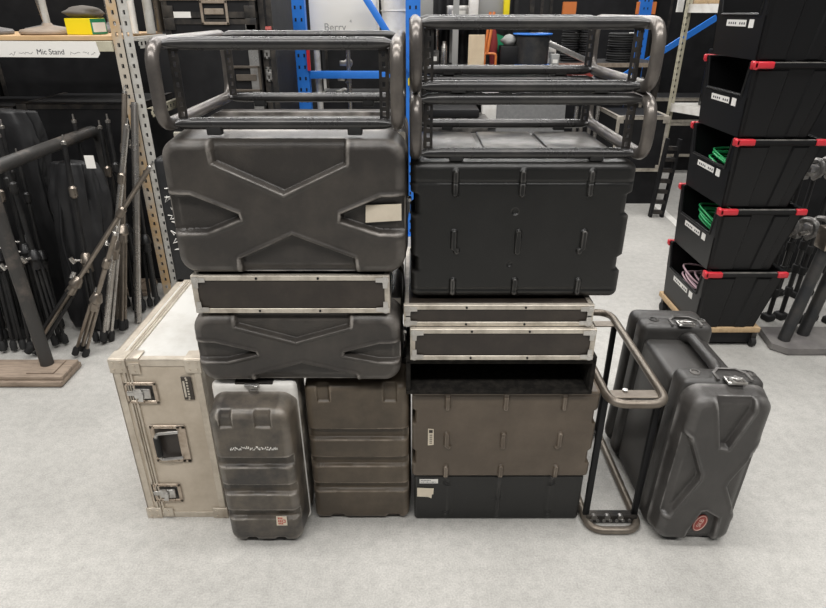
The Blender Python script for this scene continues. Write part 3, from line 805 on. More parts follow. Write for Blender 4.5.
# stands the photo shows on their own
def direct(o, p0, p1):
    o.location = p0; o.rotation_euler = lean(Vector(p1)-Vector(p0))
s1 = stand('folded_stand', 'black stand leaning far to the right across the crowd, feet behind the trolley base', GS, 1.16, 'bronze', 'stand', hub=.44); direct(s1, (-1.958,2.66,.02), (-1.454, 2.78, 0.664))
s2 = stand('folded_stand', 'stand with dull chrome legs left of the slotted post, clamp knob at its middle', GS, 1.12, 'bronze', 'chrome', hub=.50, big=True); direct(s2, (-1.646,2.80,.014), (-1.497, 2.9, 0.624))
s3 = stand('folded_stand', 'tallest tarnished nickel stand, nearest the slotted post', GS, 1.25, 'bronze', 'bronze', hub=.52, big=True); direct(s3, (-1.615,2.92,.014), (-1.55, 3.1, 0.641))
s4 = stand('folded_stand', 'short nickel stand tilted to the right, below the bag', GS, .74, 'bronze', 'bronze', hub=.34); direct(s4, (-1.711,2.66,.012), (-1.444, 2.63, 0.532))
s5 = tag(MB().cyl((0,0,0),(0,0,1.2),.019,14).build('loose_tube', M['chrome']), 'thick silver tube standing upright beside the slotted post', 'pipe'); direct(s5, (-1.564,3.02,.004), (-1.516, 3.2, 0.666))
# black bags
def bag(label, x, y, w, d, h, seed, rot):
    def fold(u, z):
        c_ = Vector((math.cos(2*PI*u)*2.2, math.sin(2*PI*u)*2.2, z*2.2+seed))
        return 1+.05*math.sin(2*PI*u*5+seed+z*4)+.025*math.sin(2*PI*u*13+seed*2-z*9)+.42*noise.noise(c_)+.14*noise.noise(c_*2.7)
    t = thing('cloth_bag', label, 'bag', (x, y, .012), rot)
    prof = [(.05,0),(.9,.008),(1,.06),(.93,.25),(1,.45),(.92,.65),(.97,.82),(.9,.93),(.8,.985),(.05,1)]
    P = []
    for a, b_ in zip(prof, prof[1:]):
        for j in range(6): P.append((a[0]+(b_[0]-a[0])*j/6, a[1]+(b_[1]-a[1])*j/6))
    P.append(prof[-1])
    b = MB().lathe([(r*w/2, z*h) for r, z in P], seg=72, fold=fold)
    for v in b.bm.verts: v.co.y *= d/w
    b.build('bag_body', M['cloth'], t, angle=80)
    MB().tube(fillet([(-w*.2,-d*.42,h*.9),(-w*.28,-d*.62,h*.55),(-w*.15,-d*.6,h*.3)],.08,5),.009,8).build('strap', M['dark'], t)
    return t
bag('black cloth bag slumped among the stands, under the end of the trolley handle', -1.765, 2.97, .25, .15, .91, 1, (R(-6),R(2),0))
bag('wide black cloth bag hanging behind the stands, left part of the left shelf', -2.15, 3.20, .46, .10, 1.14, 3, (R(0),0,0))
lt = tag(MB().box(-.022,.022,-.001,.001,-.03,.03).build('luggage_tag', M['paper']), 'small white tag hanging among the black stands', 'tag'); lt.location = (-1.504, 2.8, 0.965)
def blackcase(label, x0, x1, y0, y1, z0, z1, edge='rail', m='dark', name='flight_case', cat='flight case', group=None, fine=True):
    w, d, h = x1-x0, y1-y0, z1-z0
    t = thing(name, label, cat, ((x0+x1)/2, y0, z0), group=group)
    MB().box(-w/2+.004, w/2-.004, .004, d-.004, .004, h-.004).build('body', M[m], t)
    e = MB(); q = .03; k = .004
    for Z in (0, h-q): e.box(-w/2, w/2, 0, k, Z, Z+q); e.box(-w/2, -w/2+k, k, d, Z, Z+q); e.box(w/2-k, w/2, k, d, Z, Z+q)
    for X in (-w/2, w/2-q): e.box(X, X+q, 0, k, q, h-q)
    e.box(-w/2, w/2, 0, q, h-k, h); e.box(-w/2, -w/2+q, q, d, h-k, h); e.box(w/2-q, w/2, q, d, h-k, h)
    e.build('edging', M[edge], t)
    if fine:
        for sx in (-1, 1):
            for Z in (.03, h-.03):
                MB().box(sx*(w/2-.03)-.030, sx*(w/2-.03)+.030, -.006, .0, Z-.030, Z+.030, .012, 3).build('corner', M[edge], t)
    return t
def dish(parent, x, z, a, b_, m='oldsteel', name='latch_dish'):
    f = MB()
    f.box(x-a, x+a, -.008, -.001, z+b_-.015, z+b_, .003, 1); f.box(x-a, x+a, -.008, -.001, z-b_, z-b_+.015, .003, 1)
    f.box(x-a, x-a+.015, -.008, -.001, z-b_, z+b_, .003, 1); f.box(x+a-.015, x+a, -.008, -.001, z-b_, z+b_, .003, 1)
    o = f.build(name, M[m], parent)
    MB().box(x-a*.7, x+a*.7, -.012, -.004, z-b_*.15, z+b_*.35, .003, 1).build('catch', M[m], o)
    return o
blackcase('tall black case standing under the left shelf behind the stands', -3.2, -2.3, 3.60, 4.1, 0, 1.1)
blackcase('black case under the left shelf just behind the slotted post', -2.27, -1.56, 3.58, 4.1, 0, 1.12)
bs = thing('banner_case', 'narrow black sleeve with white scribbled lettering beside the upper X case', 'sleeve', (-1.066-.02, 2.62, 0))
MB().box(-.05,.07,0,.12,0,1.02,.02,3).build('sleeve', M['cloth'], bs)
random.seed(5)
for i in range(8):
    z = .60+i*.04; s = MB()
    s.tube([(random.uniform(-.025,.04),-.002,z+random.uniform(-.016,.016)) for _ in range(5)],.0025,5)
    s.build('white_mark', M['paper'], bs)

# ------------------------------------------------------------------ tall black flight case behind the left frame
t = blackcase('tall black flight case with metal latches and strip handle, behind the left tube frame', -1.36, -.855, 3.62, 4.2, 0, 1.56, 'rail')
MB().box(.19,.246,-.006,.001,.03,1.53,.002,1).build('side_strip', M['steel'], t)
dish(t, .165, 1.25, .082, .070, 'bronze', 'handle_dish')
t2 = blackcase('low black case stacked on the tall black flight case behind the left tube frame', -1.36, -.855, 3.62, 4.2, 1.562, 1.86, 'rail')
MB().box(-.26,.26,-.006,.001,.085,.11,.002,1).build('seam_strip', M['oldsteel'], t2)
dish(t2, .03, .025, .075, .06, 'oldsteel')
MB().box(-.20,-.10,-.003,-.001,.0,.03).build('paper_label', M['paper'], t2)
t3 = blackcase('black road case with two steel latches on its edge, right of the tall flight case', -.848, -.775, 3.66, 4.3, 0, 1.70, 'rail', fine=False)
for i in range(2): dish(t3, -.012, 1.27+i*.12, .018, .04, 'steel')
MB().cyl((.0,-.02,1.50),(.03,-.02,1.50),.02,10).build('red_connector', M['logored'], t3)

# ------------------------------------------------------------------ blue racking
def blue_upright(parent, x, y, z1, w=.088, d=.07, m='blue'):
    b = MB(); b.box(x-w/2, x+w/2, y-.002, y+.002, 0, z1); b.box(x-w/2, x-w/2+.004, y+.002, y+d, 0, z1); b.box(x+w/2-.004, x+w/2, y+.002, y+d, 0, z1)
    o = b.build('upright', M[m], parent)
    b = MB()
    for i in range(int(z1/.075)):
        for s in (-1, 1): b.box(x+s*.02-.006, x+s*.02+.006, y-.0028, y-.0018, i*.075+.03, i*.075+.052)
    b.build('slot', M['dark'], o)
    MB().box(x-w/2-.03, x+w/2+.03, y-.03, y+d+.03, 0, .008).build('foot_plate', M[m], o)
    return o
BR = thing('pallet_rack', 'blue steel rack with a white shelf, seen between the two stacks', 'rack', (0,0,0))
blue_upright(BR, -.775, 4.5, 2.4)
blue_upright(BR, 0.0, 4.5, 2.4, w=.10)
MB().box(-.73,-.052,4.50,4.54,1.165,1.215,.004).build('crossbeam', M['blue'], BR)
MB().xform_box(Matrix.Translation((-.165,4.46,1.45)) @ Matrix.Rotation(R(-33.7), 4, 'Y'), .045, .03, .62, .004).build('brace', M['blue'], BR)
MB().box(-.725,-.052,4.55,5.3,1.375,1.395).build('shelf_board', M['white'], BR)
MB().cyl((-.68,4.60,0),(-.68,4.60,1.374),.022,12).build('leg', M['slot'], BR)
MB().cyl((-.46,4.60,0),(-.46,4.60,1.374),.016,12).build('leg', M['chrome'], BR)
MB().box(-.735,-.715,4.48,4.498,1.22,1.37).build('red_strip', M['red'], BR)
bx = thing('carton', 'white carton with thin grey lettering on the blue rack', 'box', (-.485, 4.60, 1.396))
MB().box(-.23,.23,0,.4,0,.46,.003).build('carton_body', M['paper'], bx)
lettering('box_lettering', 'Berry', .068, M['pinkgrey'] if 'pinkgrey' in M else M['greyplastic'], bx, (-.135,-.0015,.075), depth=.0005)
lettering('box_lettering', '4', .03, M['greyplastic'], bx, (.045,-.0015,.125), depth=.0005)
bk = thing('bucket', 'white plastic bucket right of the white carton on the blue rack', 'bucket', (-.125, 4.78, 1.396))
MB().lathe([(.085,0),(.09,.004),(.105,.30),(.112,.30),(.112,.33),(.10,.33)], seg=32).build('tub', M['white'], bk)
MB().torus((0,0,.20),.1035,.004,32,8).build('rib', M['white'], bk)
# things under the rack shelf
blackcase('black case on the floor under the blue rack', -.72, -.06, 4.65, 5.25, 0, 1.02, 'rail')
for i in range(3):
    k = thing('clamp', 'silver hook clamp hanging under the white rack shelf, %s of three' % ('lowest','middle','topmost')[i], 'clamp', (-.545+.02*i, 4.62, 1.06+.10*i), group='hook clamps under the rack shelf')
    MB().tube(fillet([(0,0,0),(.05,0,.03),(.07,0,.0),(.04,0,-.04)],.02,4),.009,8).build('hook', M['steel'], k)
    MB().box(-.02,.03,-.012,.012,-.02,.015,.004).build('clamp_body', M['steel'], k)
MB().box(-.035,-.01,4.485,4.495,1.12,1.17,.003).build('yellow_tag', M['yellow'], BR)
# ------------------------------------------------------------------ middle of the background
tb = thing('work_table', 'dark work table carrying the cable drum, behind the right stack', 'table', (.75, 5.35, 0))
MB().box(-.60,.55,0,.6,1.135,1.165,.004).build('table_top', M['dark'], tb)
for x in (-.56,.51):
    for y in (.04,.56): MB().box(x-.02,x+.02,y-.02,y+.02,0,1.134).build('leg', M['rail'], tb)
cdm = thing('cable_drum', 'black cable drum with blue flanges on the dark work table', 'cable drum', (1.024, 5.62, 1.166))
MB().lathe([(.001,0),(.165,0),(.168,.006),(.165,.012),(.001,.012)], seg=40).build('flange', M['blue'], cdm)
MB().lathe([(.001,.245),(.165,.245),(.168,.251),(.165,.257),(.001,.257)], seg=40).build('flange', M['blue'], cdm)
b = MB()
prof = [(.10,.013)]
for i in range(19): prof += [(.142,.015+i*.012),(.147,.021+i*.012)]
prof += [(.10,.243)]
b.lathe(prof, seg=40).build('cable', M['pipedark'], cdm, angle=80)
MB().lathe([(.001,.258),(.03,.258),(.03,.263),(.001,.263)], seg=20).build('hub_cap', M['chrome'], cdm)
tag(MB().box(0,.135,0,.02,0,.25,.002,1).build('board', M['pine']), 'pale pine board standing on the work table, left of the orange stand', 'board').location = (0.464, 5.45, 1.166)
tag(MB().box(0,.05,0,.02,0,.6).build('board', M['greyplastic']), 'tall thin grey board standing behind the pine board', 'board').location = (0.344, 5.7, 1.166)
of = thing('orange_frame', 'orange tubular stand right of the pale pine board on the work table', 'stand', (0.638, 5.5, 1.166))
MB().tube([(-.01,0,.10),(.035,.02,.42)],.012,8).build('tube', M['orange'], of)
MB().tube([(-.035,.04,.0),(.005,.04,.42)],.012,8).build('tube', M['orange'], of)
MB().tube(fillet([(-.03,0,.0),(-.03,0,.105),(.065,0,.10),(.065,0,.0)],.02,4),.010,8).build('base_loop', M['orange'], of)
tag(blob(.07,.05,.30,.15,2).build('cloth', M['redcloth'], angle=80), 'dark red cloth hanging right of the orange stand', 'cloth').location = (0.697, 5.66, 1.167)
gp = tag(MB().prism([(0,0),(.05,0),(.02,.22),(-.10,.26)],'y',0,.03).build('green_sheet', M['greenplastic']), 'green plastic sheet left of the cable drum', 'sheet'); gp.location = (0.794, 5.75, 1.168)
tag(MB().box(0,.17,0,.16,0,.16,.01).build('black_box', M['dark']), 'small black box on the work table left of the cable drum', 'box').location = (0.748, 5.55, 1.166)
tag(blob(.13,.1,.09,.2,9).build('grey_bundle', M['greyplastic'], angle=80), 'pale grey bundle on the small black box', 'bundle').location = (0.824, 5.62, 1.327)
def drape(label, x, y, w, z0, z1, seed):
    n = 40; F = []; B = []
    for i in range(n+1):
        u = i/n; dy = .02*math.sin(u*22+seed)+.012*math.sin(u*47+seed*3)
        F.append((x-w/2+w*u, y+dy)); B.append((x-w/2+w*u, y+.006+dy))
    poly = F+B[::-1]
    b = MB().rings([[(p[0], p[1], z) for p in poly] for z in (z0, (z0+z1)/2, z1)])
    return tag(b.build('black_drape', M['cloth'], angle=80), label, 'drape')
drape('black cloth drape hanging behind the right blue upright', 0.296-.15, 6.15, .8, .3, 1.95, 1)
drape('black cloth drape hanging behind the orange stand', 0.736, 6.4, .55, .3, 1.95, 5)
for i, x in enumerate((0.224,0.364)):
    o = tag(MB().cyl((0,0,0),(0,0,1.5),.014+.012*i,10).build('loose_tube', M['greyplastic' if i else 'chrome']), ('thin chrome pole' if not i else 'thick grey pole')+' standing in front of the left black drape', 'pole'); o.location = (x, 6.08, 0)
# orange/grey things high up
for x, w, y, z, m, nm, lb in ((0.684,.24,5.8,1.536,'greyplastic','grey_sheet','grey sheet on the overhead shelf behind the upper tube frame'),(0.806,.05,5.75,1.536,'yellow','yellow_post','yellow post on the overhead shelf above the cable drum'),(0.523,.08,5.75,1.536,'white','white_box','small white box on the overhead shelf'),(0.095,.16,5.8,1.536,'greyplastic','grey_case','pale grey case on the overhead shelf right of the blue upright')):
    tag(MB().box(-w/2,w/2,0,.1,0,.3,.004).build(nm, M[m]), lb, nm.split('_')[1]).location = (x, y, z)
hs = thing('high_shelf', 'dark overhead shelf unit holding odds and ends, behind the tube frames', 'shelf', (1.0, 5.70, 0))
MB().box(-1.05,.1,0,.40,1.515,1.535).build('shelf_board', M['dark'], hs)
for x in (-1.03,.08): MB().box(x-.02,x+.02,.36,.4,0,2.2).build('post', M['rail'], hs)
for k, (x, y, z, w_, h_, m, nm, lb) in enumerate((
    (.18,5.62,1.166,.09,.12,'black','speaker_box','small black box at the left end of the work table'),
    (.26,5.45,1.166,.05,.20,'chrome','steel_flask','thin steel cylinder at the left end of the work table'),
    (1.20,5.45,1.166,.07,.10,'greyplastic','plug_box','small grey box right of the cable drum'),
    (1.245,5.83,1.166,.08,.16,'white','white_carton','small white carton behind the grey box right of the drum'),
    (.40,5.85,1.536,.20,.10,'steel','steel_case','flat steel case on the overhead shelf, left part'),
    (.60,5.98,1.536,.14,.14,'dark','black_lamp','black lamp body on the overhead shelf, middle'))):
    t = thing(nm, lb, 'box' if 'box' in nm or 'carton' in nm else nm.split('_')[1], (x, y, z))
    if nm in ('steel_flask','black_lamp'):
        MB().lathe([(w_*.45,0),(w_*.5,.01),(w_*.5,h_*.8),(w_*.3,h_*.9),(w_*.3,h_)], seg=20).build('housing', M[m], t)
    else:
        MB().box(-w_/2,w_/2,0,w_,0,h_,.006).build('housing', M[m], t)
        MB().box(-w_*.3,w_*.3,-.002,0,h_*.3,h_*.6).build('front_label', M['paper'] if m != 'white' else M['greyplastic'], t)
# below, seen through the lower frame
tag(MB().box(0,.12,0,.10,0,.28,.004).build('cream_post', M['white']), 'cream board standing behind the lower tube frame', 'board').location = (0.545, 4.9, .76)
o = tag(MB().box(0,.50,0,.03,-.0,.98,.004).build('carpet_board', M['greybox']), 'grey carpet covered board leaning behind the lower tube frame', 'board'); o.location = (0.609, 4.42, .01); o.rotation_euler = (R(-7),0,0)
cab = blackcase('low dark bench behind the lower tube frame',   .10, 1.14, 4.6, 5.2, 0, .755, 'rail')
cb2 = tag(MB().box(-.25,.25,0,.3,0,.11,.01).build('black_unit', M['black']), 'flat black equipment unit on the low dark bench, left', 'unit'); cb2.location = (.32, 4.68, .756)
cb3 = tag(MB().box(-.2,.2,0,.3,0,.06,.01).build('black_unit', M['dark']), 'thin black unit lying on the flat equipment unit', 'unit'); cb3.location = (.30, 4.70, .867)
for i in range(4):
    o = tag(MB().cyl((0,0,0),(.04,.12,.95),.014,10).build('silver_pole', M['chrome']), 'silver pole leaning behind the lower tube frame, %s of four from the left' % ('first','second','third','fourth')[i], 'pole', 'silver poles behind the lower frame')
    o.location = (1.17+i*.055, 4.50+.02*(i % 2), .012)
# shelf of coils
cs = thing('coil_shelf', 'dark shelf carrying stacks of black cable coils', 'shelf', (1.95, 5.95, 0))
MB().box(-.62,.35,0,.55,1.135,1.16).build('shelf_board', M['dark'], cs)
MB().box(-.62,.35,-.004,0,1.125,1.162).build('front_edge', M['oldsteel'], cs)
for x in (-.60,.33):
    for y in (.02,.53): MB().box(x-.02,x+.02,y-.02,y+.02,0,1.134).build('leg', M['rail'], cs)
def coil(label, x, y, z, rr, hh, m, group):
    t = thing('cable_coil', label, 'cable coil', (x, y, z), group=group)
    b = MB(); n = 4; r = hh/n/2
    for i in range(n): b.torus((0.004*math.sin(i*2.1),0.004*math.cos(i*1.7),r+i*2*r), rr-r, r*1.02, 26, 8)
    for i in range(n-1): b.torus((0,0,2*r+i*2*r), rr-2.4*r, r, 22, 6)
    b.build('cable', M[m], t, angle=80)
    MB().box(rr*.5,rr+.003,-.012,.012,-.0,hh+.003,.003).build('tie', M[('paper','rail','chrome')[int(z*100) % 3]], t)
    return t
for x, y, rr, nn, who in ((1.976,6.2,.125,3,'right stack, under the hoop of the upper tube frame'),(1.503,6.25,.085,4,'left stack, right of the cable drum'),(1.653,6.2,.075,4,'middle stack, right of the cable drum')):
    for i in range(nn):
        coil('black cable coil, %s of the %s' % (('lowest','second','third','topmost')[i if i < nn-1 else 3], who), x, y, 1.161+i*.083, rr, .08, 'dark' if i % 2 else 'rubber', 'stacks of black cable coils')
o = tag(MB().xform_box(Matrix.Rotation(R(22),4,'Y'), .48, .05, .045, .004).build('grey_tube', M['steel']), 'slanting grey steel bar between the cable drum and the coils', 'bar'); o.location = (1.361, 5.72, 1.27)
o = tag(MB().box(0,.32,0,.2,0,.14,.004).build('brown_box', M['logored']), 'low dark red brown box under the slanting bar', 'box'); o.location = (1.336, 5.75, 1.0)
# ------------------------------------------------------------------ right side background
FR = thing('pallet_rack', 'distant blue and orange rack far behind the upper tube frame', 'rack', (0,0,0))
blue_upright(FR, 2.506, 7.2, 2.2, w=.13)
MB().xform_box(Matrix.Translation((2.779, 7.1, 1.229)) @ Matrix.Rotation(R(57),4,'Y'), .06, .03, 1.1).build('brace', M['blue'], FR)
for x0, x1 in ((1.62,1.76),(2.42,2.62)): MB().box(x0,x1,7.21,7.26,1.56,1.68).build('beam', M['orange'], FR)
MB().box(2.83,2.89,7.15,7.19,1.58,1.95).build('cream_strip', M['white'], FR)
RS = thing('shelving_unit', 'cream steel shelving unit right of the tube frames, behind the bins', 'shelving', (0,0,0))
slotted_post(RS, 2.30, 5.65, 2.2, (M['creampost'], M['creampost']), s=.055, sx=1, sy=-1)
slotted_post(RS, 2.60, 5.10, 2.2, (M['creampost'], M['creampost']), s=.055, sx=1, sy=1)
for z in (.80, 1.60):
    o = MB().prism([(2.60,5.08),(3.53,5.08),(3.53,5.70),(2.32,5.70),(2.32,5.63)],'z',z+.03,z+.045).build('shelf_board', M['slot'], RS)
    k = MB().box(-.002,.002,0,.64,-.02,.046).build('end_lip', M['white'], o); k.location = (2.60,5.08,z); k.rotation_euler = (0,0,R(27))
    MB().box(2.60,3.53,5.076,5.08,z-.02,z+.046).build('front_lip', M['white'], o)
cb = tag(MB().box(0,.5,0,.3,0,.46,.01).build('black_crate', M['bin']), 'black ridged crate on the lower steel shelf behind the bins', 'crate'); cb.location = (2.52, 5.25, .846)
cl = tag(blob(.22,.18,.14,.35,6).build('clear_bag', M['clear'], angle=70), 'clear plastic bag on the black crate by the bins', 'bag'); cl.location = (2.62, 5.38, 1.31)
ch = tag(MB().box(0,.4,0,.3,0,.04,.004).build('chipboard_piece', M['chip']), 'chipboard piece on the upper steel shelf', 'board'); ch.location = (2.40, 5.45, 1.646)
# black flight cases with bright edges, right back
blackcase('long black flight case with bright edges on the floor, right of the lower tube frame', 2.38, 3.6, 6.6, 7.1, .16, .52, 'alu')
blackcase('flat black flight case lying on the long one with bright edges', 2.38, 3.6, 6.6, 7.1, .521, .77, 'alu')
t = blackcase('small black flight case with heavy bright corners behind the hoop of the lower tube frame', 1.76, 2.22, 5.35, 5.9, .30, .78, 'alu')
tag(MB().box(2.4,3.58,6.65,7.05,0,.159).build('plinth', M['dark']), 'dark base plinth under the long bright edged flight case', 'plinth')
tag(MB().box(1.78,2.20,5.37,5.88,0,.299).build('black_box', M['dark']), 'dark box carrying the small bright cornered flight case', 'box')
ld = thing('ladder_rack', 'black ladder like rack standing on the floor left of the bins', 'rack', (2.09, 4.95, 0), (0,R(3),0))
b = MB(); b.box(-.06,-.04,0,.05,0,.66); b.box(.04,.06,0,.05,0,.66)
b.build('side_rail', M['dark'], ld)
for i in range(7): MB().box(-.04,.04,.0,.04,.03+i*.09,.06+i*.09).build('rung', M['rail'], ld)
# dark racking at the very back
for i, (x, y, hh) in enumerate(((-3.6,4.5,1.9),(-2.4,4.6,2.0),(-2.9,6.6,2.2),(-1.6,6.8,2.1),(-.4,7.2,2.2),(.9,7.6,2.2),(2.2,7.9,2.2),(3.5,7.6,2.2),(4.7,6.6,2.2),(4.3,5.0,1.9))):
    blackcase('tall black covered rack, %s from the left along the back' % ('first','second','third','fourth','fifth','sixth','seventh','eighth','ninth','tenth')[i], x-.58, x+.58, y, y+.5, 0, hh, 'rail', 'dark', 'covered_rack', 'rack', 'black covered racks along the back', fine=False)
# clutter on the back racks: small boxes
random.seed(21)

# ------------------------------------------------------------------ stack of bins on a dolly
DX, DY = 1.455, 2.745
t = thing('dolly', 'wooden dolly with castors under the stack of black bins', 'dolly', (DX, DY, 0))
b = MB().box(.0,.36,.01,.05,.083,.112,.003); b.box(.0,.36,.43,.47,.083,.112,.003); b.box(.0,.06,.05,.43,.083,.112,.003); b.box(.30,.36,.05,.43,.083,.112,.003)
b.build('frame', M['chip'], t)
MB().box(.03,.34,.02,.46,.02,.082,.003).build('box_frame', M['dark'], t)
for x in (.02,.335):
    for y in (.02,.43):
        k = MB().box(x-.012,x+.012,y-.012,y+.012,.05,.082); k.build('castor_fork', M['rail'], t)
        MB().cyl((x-.012,y-.0,.027),(x+.012,y,.027),.027,16).build('castor', M['rubber'], t)
def bin_(label, z, last=False):
    Lx, Wy, Hh = .40, .46, .318
    t = thing('storage_bin', label, 'storage bin', (DX, DY, z), group='stack of black bins')
    th = .006; ix0, ix1, iy = .012, .075, .022     # how far the foot is drawn in
    def quad(p, n):   # a panel of thickness th
        n = Vector(n)*th
        return MB().rings([[Vector(q) for q in p], [Vector(q)+n for q in p]])
    body = MB()
    A0 = (ix0, iy, 0); B0 = (Lx-ix1, iy, 0); C0 = (Lx-ix1, Wy-iy, 0); D0 = (ix0, Wy-iy, 0)
    A1 = (0,0,Hh); B1 = (Lx,0,Hh); C1 = (Lx,Wy,Hh); D1 = (0,Wy,Hh)
    body.join(quad([A0,B0,C0,D0], (0,0,1)))
    body.join(quad([A0,B0,B1,A1], (0,1,0)))
    body.join(quad([C0,D0,D1,C1], (0,-1,0)))
    body.join(quad([B0,C0,C1,B1], (-1,0,0)))
    def fx(zz): return ix0*(1-zz/Hh)
    def fp(y, zz): return (fx(zz), y, zz)
    nz = Hh-.145
    fr = [fp(iy,0), fp(Wy-iy,0), fp(Wy-iy*(1-nz/Hh), nz), fp(Wy-.06, nz), fp(.06, nz), fp(iy*(1-nz/Hh), nz)]
    body.join(quad(fr, (1,0,0)))
    body.join(quad([fp(0.005,Hh), fp(.03,Hh), fp(.06,nz), fp(.006,nz)], (1,0,0)))
    body.join(quad([fp(Wy-.005,Hh), fp(Wy-.006,nz), fp(Wy-.06,nz), fp(Wy-.03,Hh)], (1,0,0)))
    body.build('tub', M['bin'], t, angle=40)
    rim = MB()
    rim.box(.0,Lx,-.012,.016,Hh-.022,Hh-.001,.003,1); rim.box(.0,Lx,Wy-.016,Wy+.012,Hh-.022,Hh-.001,.003,1); rim.box(Lx-.012,Lx+.010,0,Wy,Hh-.022,Hh-.001,.003,1)
    rim.build('rim', M['bin'], t)
    for yy in (-.010, Wy-.001): MB().box(.08,Lx-.05,yy,yy+.011,Hh-.004,Hh+.0005,.001,1).build('rim_top', M['binrim'], t)
    # window lip
    MB().tube([fp(.028,Hh-.004), fp(.059,nz+.004), fp(Wy-.059,nz+.004), fp(Wy-.028,Hh-.004)], .007, 8).build('window_lip', M['bin'], t)
    # broad ribs on the long sides
    for y, s_ in ((0,1),(Wy,-1)):
        rb = MB()
        for u0, u1 in ((.04,.40),(.66,.86)):
            def pt(u, zz, o):
                xa = ix0+(Lx-ix0-ix1)*u; xb = Lx*u; k = zz/Hh
                return (xa+(xb-xa)*k, y+s_*(iy*(1-k)-o), zz)
            q = [pt(u0,.004,0), pt(u1,.004,0), pt(u1,Hh-.03,0), pt(u0,Hh-.03,0)]
            q2 = [pt(u0+.02,.006,.008), pt(u1-.02,.006,.008), pt(u1-.02,Hh-.036,.008), pt(u0+.02,Hh-.036,.008)]
            rb.rings([q, q2])
        rb.build('rib', M['bin'], t, angle=20)
    for x, y in ((.035,-.006),(.035,Wy+.006),(Lx-.02,-.006),(Lx-.02,Wy+.006)):
        c = MB(); lx = .045 if x < .2 else .026
        c.box(x-lx, x+lx, y-.012, y+.012, Hh-.026, Hh+.003, .006, 3)
        if x < .2: c.box(-.006, .010, y-.012, y+.012+(.018 if y < .1 else 0), Hh-.03, Hh+.004, .004, 2)
        c.build('red_clip', M['red'], t)
    zl = nz-.045
    ll = MB(); ll.rings([[fp(.16,zl), fp(.34,zl), fp(.34,zl+.027), fp(.16,zl+.027)], [Vector(fp(.16,zl))-Vector((.001,0,0)), Vector(fp(.34,zl))-Vector((.001,0,0)), Vector(fp(.34,zl+.027))-Vector((.001,0,0)), Vector(fp(.16,zl+.027))-Vector((.001,0,0))]])
    lo = ll.build('paper_label', M['paper'], t)
    s = MB()
    for i in range(7):
        yy = .32-i*.02 if i < 4 else .30-i*.02; s.box(fx(zl)-.0022, fx(zl)-.0008, yy-.010, yy, zl+.008, zl+.017)
    s.build('print', M['ink'], lo)
    MB().box(fx(zl)-.0016, fx(zl)-.0003, .095, .135, zl-.004, zl+.03).build('square_label', M['paper'], t)
    return t
names = ('lowest black bin of the stack, standing on the dolly','second black bin from the bottom, green cables in it','third black bin from the bottom, green cables showing at its window','fourth black bin from the bottom, empty looking window','topmost black bin, cut off by the top of the picture')
for i, n in enumerate(names):
    bin_(n, .1125+.3235*i)
def cables(label, z, m, n, y0, y1, hump, group=None, seed=0):
    random.seed(seed); b = MB()
    for k in range(n):
        cx = .12+random.uniform(-.02,.03); cy = (y0+y1)/2+random.uniform(-.03,.03); rr = random.uniform(.6,1)*(y1-y0)/2; a0 = random.uniform(-.25,.25); zz = z+.012+k*hump/n
        b.tube([(DX+cx+rr*.62*math.cos(2*PI*i/22), DY+cy+rr*math.sin(2*PI*i/22), zz+.02*math.sin(2*PI*i/22+a0)*1.0+.012*math.cos(4*PI*i/22)) for i in range(22)], .0052, 7, closed=True)
    return tag(b.build('cable_bundle', M[m], angle=80), label, 'cables', group)
for i, m, n, y0, y1, hump, lb in ((1,'green',9,.09,.38,.08,'bundle of green cables in the second bin from the bottom'),(2,'green',9,.10,.38,.055,'bundle of green cables in the third bin from the bottom'),(0,'pink',5,.14,.38,.05,'loops of pale pink cable in the lowest bin')):
    zb = .1125+.3235*i+.318-.145-.035
    f = tag(MB().box(DX+.03,DX+.30,DY+.04,DY+.42,zb-.11,zb,.02,3).build('cable_heap', M['dark'], angle=60), 'heap of black cables filling the %s bin from the bottom' % ('lowest','second','third')[i], 'cables')
    cables(lb, zb, m, n, y0, y1, hump, seed=i+1)

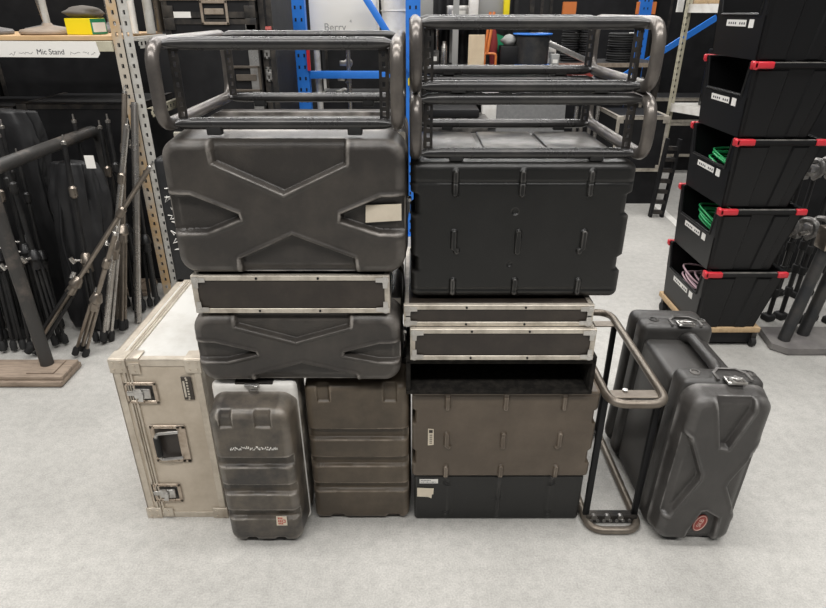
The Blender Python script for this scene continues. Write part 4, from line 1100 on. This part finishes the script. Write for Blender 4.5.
# ------------------------------------------------------------------ right edge: clamp stands and trolley
tr = thing('pipe_trolley', 'black pipe trolley on a grey base plate at the right edge', 'trolley', (0,0,0))
MB().tube(fillet([(1.955,2.76,.04),(2.03,2.76,.62),(2.45,2.76,.62)],.05,6), .030, 16).build('pipe', M['pipedark'], tr, angle=60)
MB().tube([(2.09,2.82,.04),(2.16,2.82,.6)], .030, 16).build('pipe', M['pipedark'], tr, angle=60)
b = MB().prism([(1.87,2.72),(1.93,2.66),(2.6,2.66),(2.6,2.90),(1.90,2.90)],'z',.006,.040); b.build('base_plate', M['greybase'], tr)
MB().box(1.985,2.075,2.715,2.805,.55,.66,.008).build('bracket', M['bronze'], tr)
GC = 'clamp headed stands at the right edge'
def clampstand(label, L_):
    t = thing('clamp_stand', label, 'clamp stand', group=GC)
    MB().cyl((0,0,.03),(0,0,L_),.013,10).build('tube', M['stand'], t)
    MB().box(-.03,.03,-.03,.03,0,.04,.01).build('foot', M['rubber'], t)
    MB().tube(fillet([(0,-.01,L_),(-.0,-.02,L_+.06),(0,-.09,L_+.075),(0,-.12,L_+.02),(0,-.07,L_-.03)],.03,5),.015,10).build('clamp_hook', M['chromedark'], t)
    MB().box(-.022,.022,-.03,.03,L_-.05,L_+.02,.008).build('clamp_body', M['chromedark'], t)
    k = MB().cyl((-.03,-.05,L_-.01),(.03,-.05,L_-.01),.010,10); k.build('bolt', M['chrome'], t)
    for i in range(3): MB().lathe([(.014,0),(.02,.004),(.02,.05),(.014,.054)],(0,0,.15+i*.14),12).build('collar', M['rubber'], t)
    return t
M['chromedark'] = mat('dark_worn_clamp_steel', (.16,.155,.15), .33, metal=.6, col2=(.42,.40,.38), scale=14)
c0 = clampstand('short clamp headed black stand in the lower group behind the right trolley', .56)
low = [(1.955+.082*i, 3.10-.030*(i % 2)-.01*i) for i in range(7)]
for i, (x, y) in enumerate(low):
    e = (R(2), R(-1), R(20))
    if i == 0: c0.location = (x,y,.0); c0.rotation_euler = e
    else: dup(c0, (x,y,0), e)
c1 = clampstand('taller clamp headed black stand behind the bins at the right edge', .80)
high = [(2.10+.09*i, 3.40-.03*(i % 2)) for i in range(7)]
for i, (x, y) in enumerate(high):
    e = (R(2), R(-1), R(16))
    if i == 0: c1.location = (x,y,0); c1.rotation_euler = e
    else: dup(c1, (x,y,0), e)
blackcase('black road case behind the clamp stands at the right edge', 2.25, 3.2, 3.75, 4.4, 0, 1.5, 'rail')
